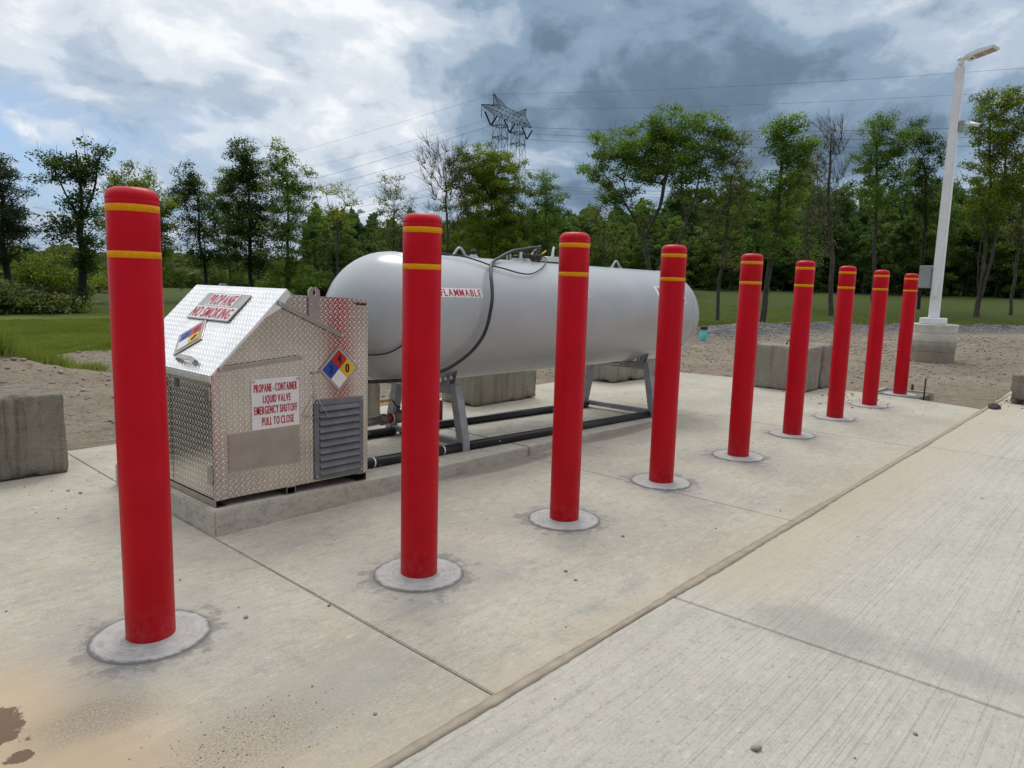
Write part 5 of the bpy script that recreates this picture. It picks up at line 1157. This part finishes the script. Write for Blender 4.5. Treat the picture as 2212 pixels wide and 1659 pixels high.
def add_tree(seed, x, y, azd, spec, label, cat='tree', group=None, name='tree'):
    (wv, wf), (lv, lf, tone), kind, dark = spec
    root = empty(name, (x, y, tz(x, y)-.02)); root.rotation_euler = (0, 0, R(azd-90)); tag(root, label, cat, group)
    fastmesh('trunk', wv, wf, m_barkd if dark else m_bark, root); fastmesh('crown', lv, lf, LM[kind], root, attr={'tone': ('FACE', tone)})
    return root
import time; T0 = time.time()
for i, (lab, kind, x, y, azd, E, tr, ld, LMB) in enumerate(TREES):
    z0 = tz(x, y); kk = 1.15 if LMB else 1.3; tr = tr*.64; E2 = [(a, b_-z0, c_*kk, d_*kk) for a, b_, c_, d_ in E]; L2 = [[(a, b_-z0) for a, b_ in l] for l in LMB]
    (wd2, lv) = tree_mesh(100+i, E2, L2, tr, ld, kind)
    add_tree(i, x, y, azd, (wd2, lv, kind, kind in ('pine', 'dark')), lab, name='pine_tree' if kind == 'pine' else 'tree')
print('trees', time.time()-T0)
# woodland behind: archetypes copied as individual trees
rng = np.random.default_rng(77)
ARCH = []
for k, (kind, H) in enumerate((('dark', 8.5), ('green', 8.0), ('yellow', 7.2), ('dark', 7.5), ('green', 9.0), ('sparse', 8.0), ('yellow', 6.5), ('dark', 6.0))):
    E = [(rng.normal()*.4, H*f_, H*r_*1.05, H*.17) for f_, r_ in ((.88, .14), (.72, .22), (.55, .26), (.38, .26), (.22, .24))]
    if k in (2, 6, 7): E.append((0, H*.10, H*.24, H*.12))
    (wd2, lv) = tree_mesh(500+k, E, [], .13, .95, kind, leaf=.19, detail=.36)
    ARCH.append((wd2, lv, {'dark': 'wood_shade_dark', 'green': 'wood_shade_green', 'yellow': 'wood_shade_yellow', 'sparse': 'wood_shade_green'}[kind], kind == 'dark', H))
first = {}
def wood(i, k, x, y, sc, label, group):
    if k in first:
        s = first[k]; r = s.copy(); COL.objects.link(r)
        for ch in s.children: c = ch.copy(); COL.objects.link(c); c.parent = r
    else:
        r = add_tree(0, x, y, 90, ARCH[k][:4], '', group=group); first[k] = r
    r.location = (x, y, tz(x, y)-.05); r.rotation_euler = (0, 0, rng.uniform(0, 6.28)); r.scale = (sc, sc, sc*rng.uniform(.92, 1.1)); r['label'] = label; r['group'] = group
    return r
def azof(px): return YAW-math.atan((px-1106)/1553.9)
GR = 'woodland trees in the dark mass along the far lawn'
LABW = ['dark leafed tree in the dense wood along the far lawn', 'mid green tree in the dense wood along the far lawn', 'yellow green tree in the dense wood along the far lawn']
kl = [0, 1, 2, 0, 1, 1, 2, 0]
cnt = 0
def place(px, d, k, hpx=None):
    global cnt
    az = azof(px); x, y = d*math.cos(az), d*math.sin(az); sc = 1.0
    if hpx: sc = (hpx*d/1553.9)/ARCH[k][4]
    wood(cnt, k, x, y, sc, LABW[kl[k]], GR); cnt += 1
# right hand wood: three staggered rows
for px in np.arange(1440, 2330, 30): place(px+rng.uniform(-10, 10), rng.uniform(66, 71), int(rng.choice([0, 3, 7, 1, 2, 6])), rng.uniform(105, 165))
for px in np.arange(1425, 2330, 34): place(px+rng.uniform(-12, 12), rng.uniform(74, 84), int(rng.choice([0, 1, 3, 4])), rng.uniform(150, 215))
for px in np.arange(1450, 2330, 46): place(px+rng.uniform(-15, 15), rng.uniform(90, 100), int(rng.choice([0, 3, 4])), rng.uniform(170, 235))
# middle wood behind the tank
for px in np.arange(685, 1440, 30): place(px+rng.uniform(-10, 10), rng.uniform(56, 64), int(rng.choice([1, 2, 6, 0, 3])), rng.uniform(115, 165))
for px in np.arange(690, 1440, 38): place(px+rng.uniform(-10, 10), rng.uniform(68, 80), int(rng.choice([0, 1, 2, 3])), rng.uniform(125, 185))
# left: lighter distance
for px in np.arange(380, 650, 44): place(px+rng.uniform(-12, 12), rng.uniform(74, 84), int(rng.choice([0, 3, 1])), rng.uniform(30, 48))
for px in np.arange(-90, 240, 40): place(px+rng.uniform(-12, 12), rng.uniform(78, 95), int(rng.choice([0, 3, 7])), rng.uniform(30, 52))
print('wood', cnt, time.time()-T0)
# bushes
def bush(px, d, w_, h_, kind, label, seed, name='bush'):
    az = azof(px); x, y = d*math.cos(az), d*math.sin(az)
    E = [(0, h_*.45, w_, h_*.5), (-w_*.5, h_*.35, w_*.6, h_*.4), (w_*.5, h_*.35, w_*.6, h_*.4)]
    (wd2, lv) = tree_mesh(seed, E, [], .05, .8, kind, leaf=.12, detail=1.4); add_tree(0, x, y, math.degrees(az), (wd2, lv, kind, True), label, 'bush', name=name)
bush(45, 30, 1.25, .85, 'sparse', 'dull grey green brush pile below the dark pine', 901)
bush(120, 31, .9, .6, 'sparse', 'dull grey green brush left of the vase shaped tree', 902)
bush(-30, 30, 1.2, 1.2, 'brush', 'dull brush cut off by the left edge', 903)
bush(85, 41, 1.5, 2.6, 'yellow', 'bright yellow green shrub behind the brush pile', 904)
bush(140, 52, 1.4, 1.7, 'yellow', 'low bright shrub just left of the ivy covered trunk', 905)
bush(215, 62, 3.0, 2.0, 'yellow', 'low bright shrubs just right of the ivy covered trunk', 906)
bush(640, 50, 2.4, 2.2, 'green', 'leafy shrub at the foot of the trees behind the cabinet', 907)
bush(700, 50, 2.2, 2.0, 'dark', 'dark shrub at the wood edge left of the tank dome', 908)
# far wood on the horizon
def farwood(name, label, pts, mat, seed, leaf=.8):
    rg = np.random.default_rng(seed); VL = []; tn = []
    for a0, a1, d0, d1, h0, h1, n_ in pts:
        az = np.radians(rg.uniform(a0, a1, n_)); d = rg.uniform(d0, d1, n_); x = d*np.cos(az); y = d*np.sin(az)
        H = h0+(h1-h0)*fbm(np.degrees(az)*1.4, d*.02, 3, seed); z = terrain(x, y)+H*rg.random(n_)**.6
        c = np.stack([x, y, z], -1); nr = rg.normal(size=(n_, 3)); nr /= np.linalg.norm(nr, axis=1, keepdims=True); t1 = np.cross(nr, rg.normal(size=(n_, 3))); t1 /= np.linalg.norm(t1, axis=1, keepdims=True); t2 = np.cross(nr, t1)
        s = leaf*rg.uniform(.5, 1.3, (n_, 1)); VL.append(np.stack([c-t1*s*.5, c+t2*s*.4, c+t1*s*.5, c-t2*s*.4], 1).reshape(-1, 3)); tn.append(np.clip(fbm(np.degrees(az)*4, z*.5, 2, 3)*.8+rg.random(n_)*.3-.1, 0, 1))
    VL = np.concatenate(VL); o = fastmesh(name, VL, np.arange(len(VL)).reshape(-1, 4), mat, attr={'tone': ('FACE', np.concatenate(tn))}); tag(o, label, 'woodland', kind='stuff')
farwood('far_woodland', 'distant wood on the horizon at left', [(54, 82, 150, 190, 4, 7, 26000), (56, 80, 95, 110, 1.2, 3, 9000)], LM['brush'], 31)
farwood('forest_interior', 'shaded undergrowth and trunks filling the wood behind the far trees', [(3, 33, 104, 118, 8, 15, 30000), (30, 58, 88, 100, 6, 11, 24000), (3, 33, 72, 80, .5, 5, 20000)], LM['wood_shade_dark'], 32, .75)

# ---------------------------------------------------------------- grass and weeds
def blades(name, X, Y, h, wdt, mat, rg, lean=.35):
    n_ = len(X); z = terrain(X, Y)-.01; a = rg.uniform(0, 2*np.pi, n_); hx = np.cos(a)*wdt; hy = np.sin(a)*wdt; la = rg.uniform(0, 2*np.pi, n_); le = h*lean*rg.random(n_)
    V3 = np.stack([np.stack([X-hx, Y-hy, z], -1), np.stack([X+hx, Y+hy, z], -1), np.stack([X+np.cos(la)*le, Y+np.sin(la)*le, z+h], -1)], 1).reshape(-1, 3)
    return fastmesh(name, V3, np.arange(n_*3).reshape(-1, 3), mat, k=3, attr={'tone': ('FACE', np.clip(fbm(X*.8, Y*.8, 3, 5)*.7+rg.random(n_)*.4-.05, 0, 1))})
m_gr = leafmat('grass_blade', (.120, .155, .028), (.195, .225, .050), (.285, .305, .105))
rg = np.random.default_rng(5)
X = np.concatenate([rg.uniform(0, 9, 210000), rg.uniform(9, 46, 120000)]); Y = np.concatenate([rg.uniform(12.5, 26, 210000), rg.uniform(2, 32, 120000)])
gmk = grass_mask(X, Y); az_ = np.degrees(np.arctan2(Y, X)); k_ = (gmk > rg.random(len(X))*.9+.1) & (az_ < 82) & (az_ > 2)
X, Y = X[k_], Y[k_]; dd = np.hypot(X, Y)
tag(blades('lawn_grass', X, Y, (.03+.05*fbm(X*.9, Y*.9, 3, 2))*rg.uniform(.6, 1.3, len(X)), .006+dd*.00035, m_gr, rg), 'short green lawn grass along the edge of the dirt', 'grass', kind='stuff')
cl_ = []
for cx_, cy_, r_, n_, hh in ((3.35, 12.5, .36, 1200, .22), (2.95, 12.9, .32, 900, .42), (3.9, 12.2, .22, 400, .14), (2.6, 12.4, .3, 900, .55)):
    cl_.append(np.stack([rg.normal(cx_, r_*.5, n_), rg.normal(cy_, r_*.5, n_), np.full(n_, hh)], -1))
cl_ = np.concatenate(cl_); tag(blades('grass_tuft', cl_[:, 0], cl_[:, 1], cl_[:, 2]*rg.uniform(.5, 1.1, len(cl_)), .008, m_gr, rg, .8), 'tall unmown grass tuft in the soil at the left edge', 'grass', kind='stuff')
def weed(x, y, h, label, n_=9):
    bm = bmesh.new()
    for k in range(n_):
        a = k*2.4; l = h*(.5+.5*random.Random(k).random()); p = Vector((0, 0, h*.12*k/n_))
        q = p+Vector((math.cos(a)*l*.5, math.sin(a)*l*.5, l*.8)); sd = Vector((-math.sin(a), math.cos(a), 0))*.006
        bm.faces.new([bm.verts.new(v) for v in (p-sd, p+sd, q)])
    tube(bm, [(0, 0, -.02), (.01, 0, h)], .003, 4); tag(fin(bm, 'weed', LM['green'], loc=(x, y, tz(x, y)+.005)), label, 'plant')
weed(2.55, 7.35, .17, 'small green weed in the dirt right of the stained block'); weed(24.5, 5.3, .35, 'thin dry weed in the dirt right of the lamp base')
# ---------------------------------------------------------------- pebbles and soil crumbs
m_peb = simple('pebble', (.30, .27, .225), .9, nscale=20, namp=.5)
def scatter(name, pts, label, mat=m_peb):
    V_, F_ = [], []; ico = [(0,0,1),(.894,0,.447),(.276,.851,.447),(-.724,.526,.447),(-.724,-.526,.447),(.276,-.851,.447),(.724,.526,-.447),(-.276,.851,-.447),(-.894,0,-.447),(-.276,-.851,-.447),(.724,-.526,-.447),(0,0,-1)]
    IF = [(0,1,2),(0,2,3),(0,3,4),(0,4,5),(0,5,1),(1,6,2),(2,7,3),(3,8,4),(4,9,5),(5,10,1),(6,7,2),(7,8,3),(8,9,4),(9,10,5),(10,6,1),(11,7,6),(11,8,7),(11,9,8),(11,10,9),(11,6,10)]
    ico = np.array(ico); IF = np.array(IF); rg = np.random.default_rng(len(pts)); al = []; fl = []
    for i, (x, y, z, s) in enumerate(pts):
        v = ico*rg.uniform(.7, 1.3, (12, 3))*np.array([1, rg.uniform(.6, 1), rg.uniform(.4, .7)])*s; a = rg.uniform(0, 6.28); c_, s_ = math.cos(a), math.sin(a)
        v = np.stack([v[:, 0]*c_-v[:, 1]*s_+x, v[:, 0]*s_+v[:, 1]*c_+y, v[:, 2]+z+s*.25], -1); al.append(v); fl.append(IF+12*i)
    tag(fastmesh(name, np.concatenate(al), np.concatenate(fl), mat, k=3), label, 'pebbles', kind='stuff')
rg = np.random.default_rng(12); P = []
for _ in range(260): P.append((rg.uniform(.3, 11), rg.uniform(1.7, 6.2), .001, abs(rg.normal(0, .0035))+.0015))
for _ in range(40): P.append((rg.normal(1.5, .3), rg.normal(5.2, .4), .001, abs(rg.normal(0, .006))+.002))
for _ in range(60): P.append((rg.uniform(1.0, 11), rg.uniform(-1.0, 1.5), .001, abs(rg.normal(0, .003))+.0012))
for _ in range(170): P.append((rg.normal(1.0, .16), rg.normal(2.0, .10), .001, abs(rg.normal(0, .0012))+.0012))
for _ in range(120): P.append((rg.uniform(9.5, 11), rg.normal(3.3, .5), .001, abs(rg.normal(0, .008))+.003))
for q in ((2.10, .80, 0, .020), (2.55, .45, 0, .012), (2.0, .35, 0, .009), (1.42, 2.75, 0, .013), (2.8, 2.1, 0, .014), (2.75, 2.0, 0, .012)): P.append(q)
for _ in range(90): P.append((rg.normal(12.1, .25), rg.normal(1.35, .18), .001, abs(rg.normal(0, .012))+.004))
scatter('loose_pebbles', P, 'loose pebbles and crumbs scattered over the concrete')
P = []
X = np.concatenate([rg.uniform(0, 13, 3500), rg.uniform(11.3, 32, 6500)]); Y = np.concatenate([rg.uniform(6.7, 14, 3500), rg.uniform(1.9, 13, 6500)])
Z = terrain(X, Y); gmk = grass_mask(X, Y)
for x, y, z, g in zip(X, Y, Z, gmk):
    if g < .2 and z > -.07: P.append((x, y, z-.004, abs(rg.normal(0, .012))+.004+.0006*math.hypot(x, y)))
scatter('gravel_stones', P, 'stones strewn over the bare soil', simple('soil_stone', (.30, .26, .21), .95, nscale=3, namp=.5))
P = []
for _ in range(5000):
    x = rg.uniform(21, 44); y = float(grass_line(np.array(x)))+rg.normal(-1.3, .8)
    if y < 1.9: continue
    P.append((x, y, tz(x, y)-.01, rg.uniform(.02, .06)))
scatter('gravel_windrow', P, 'ridge of coarse gravel between the dirt and the lawn', simple('coarse_gravel', (.19, .19, .19), .9, nscale=1.5, namp=.5))
print('objects', len(bpy.data.objects), 'total', time.time()-T0)
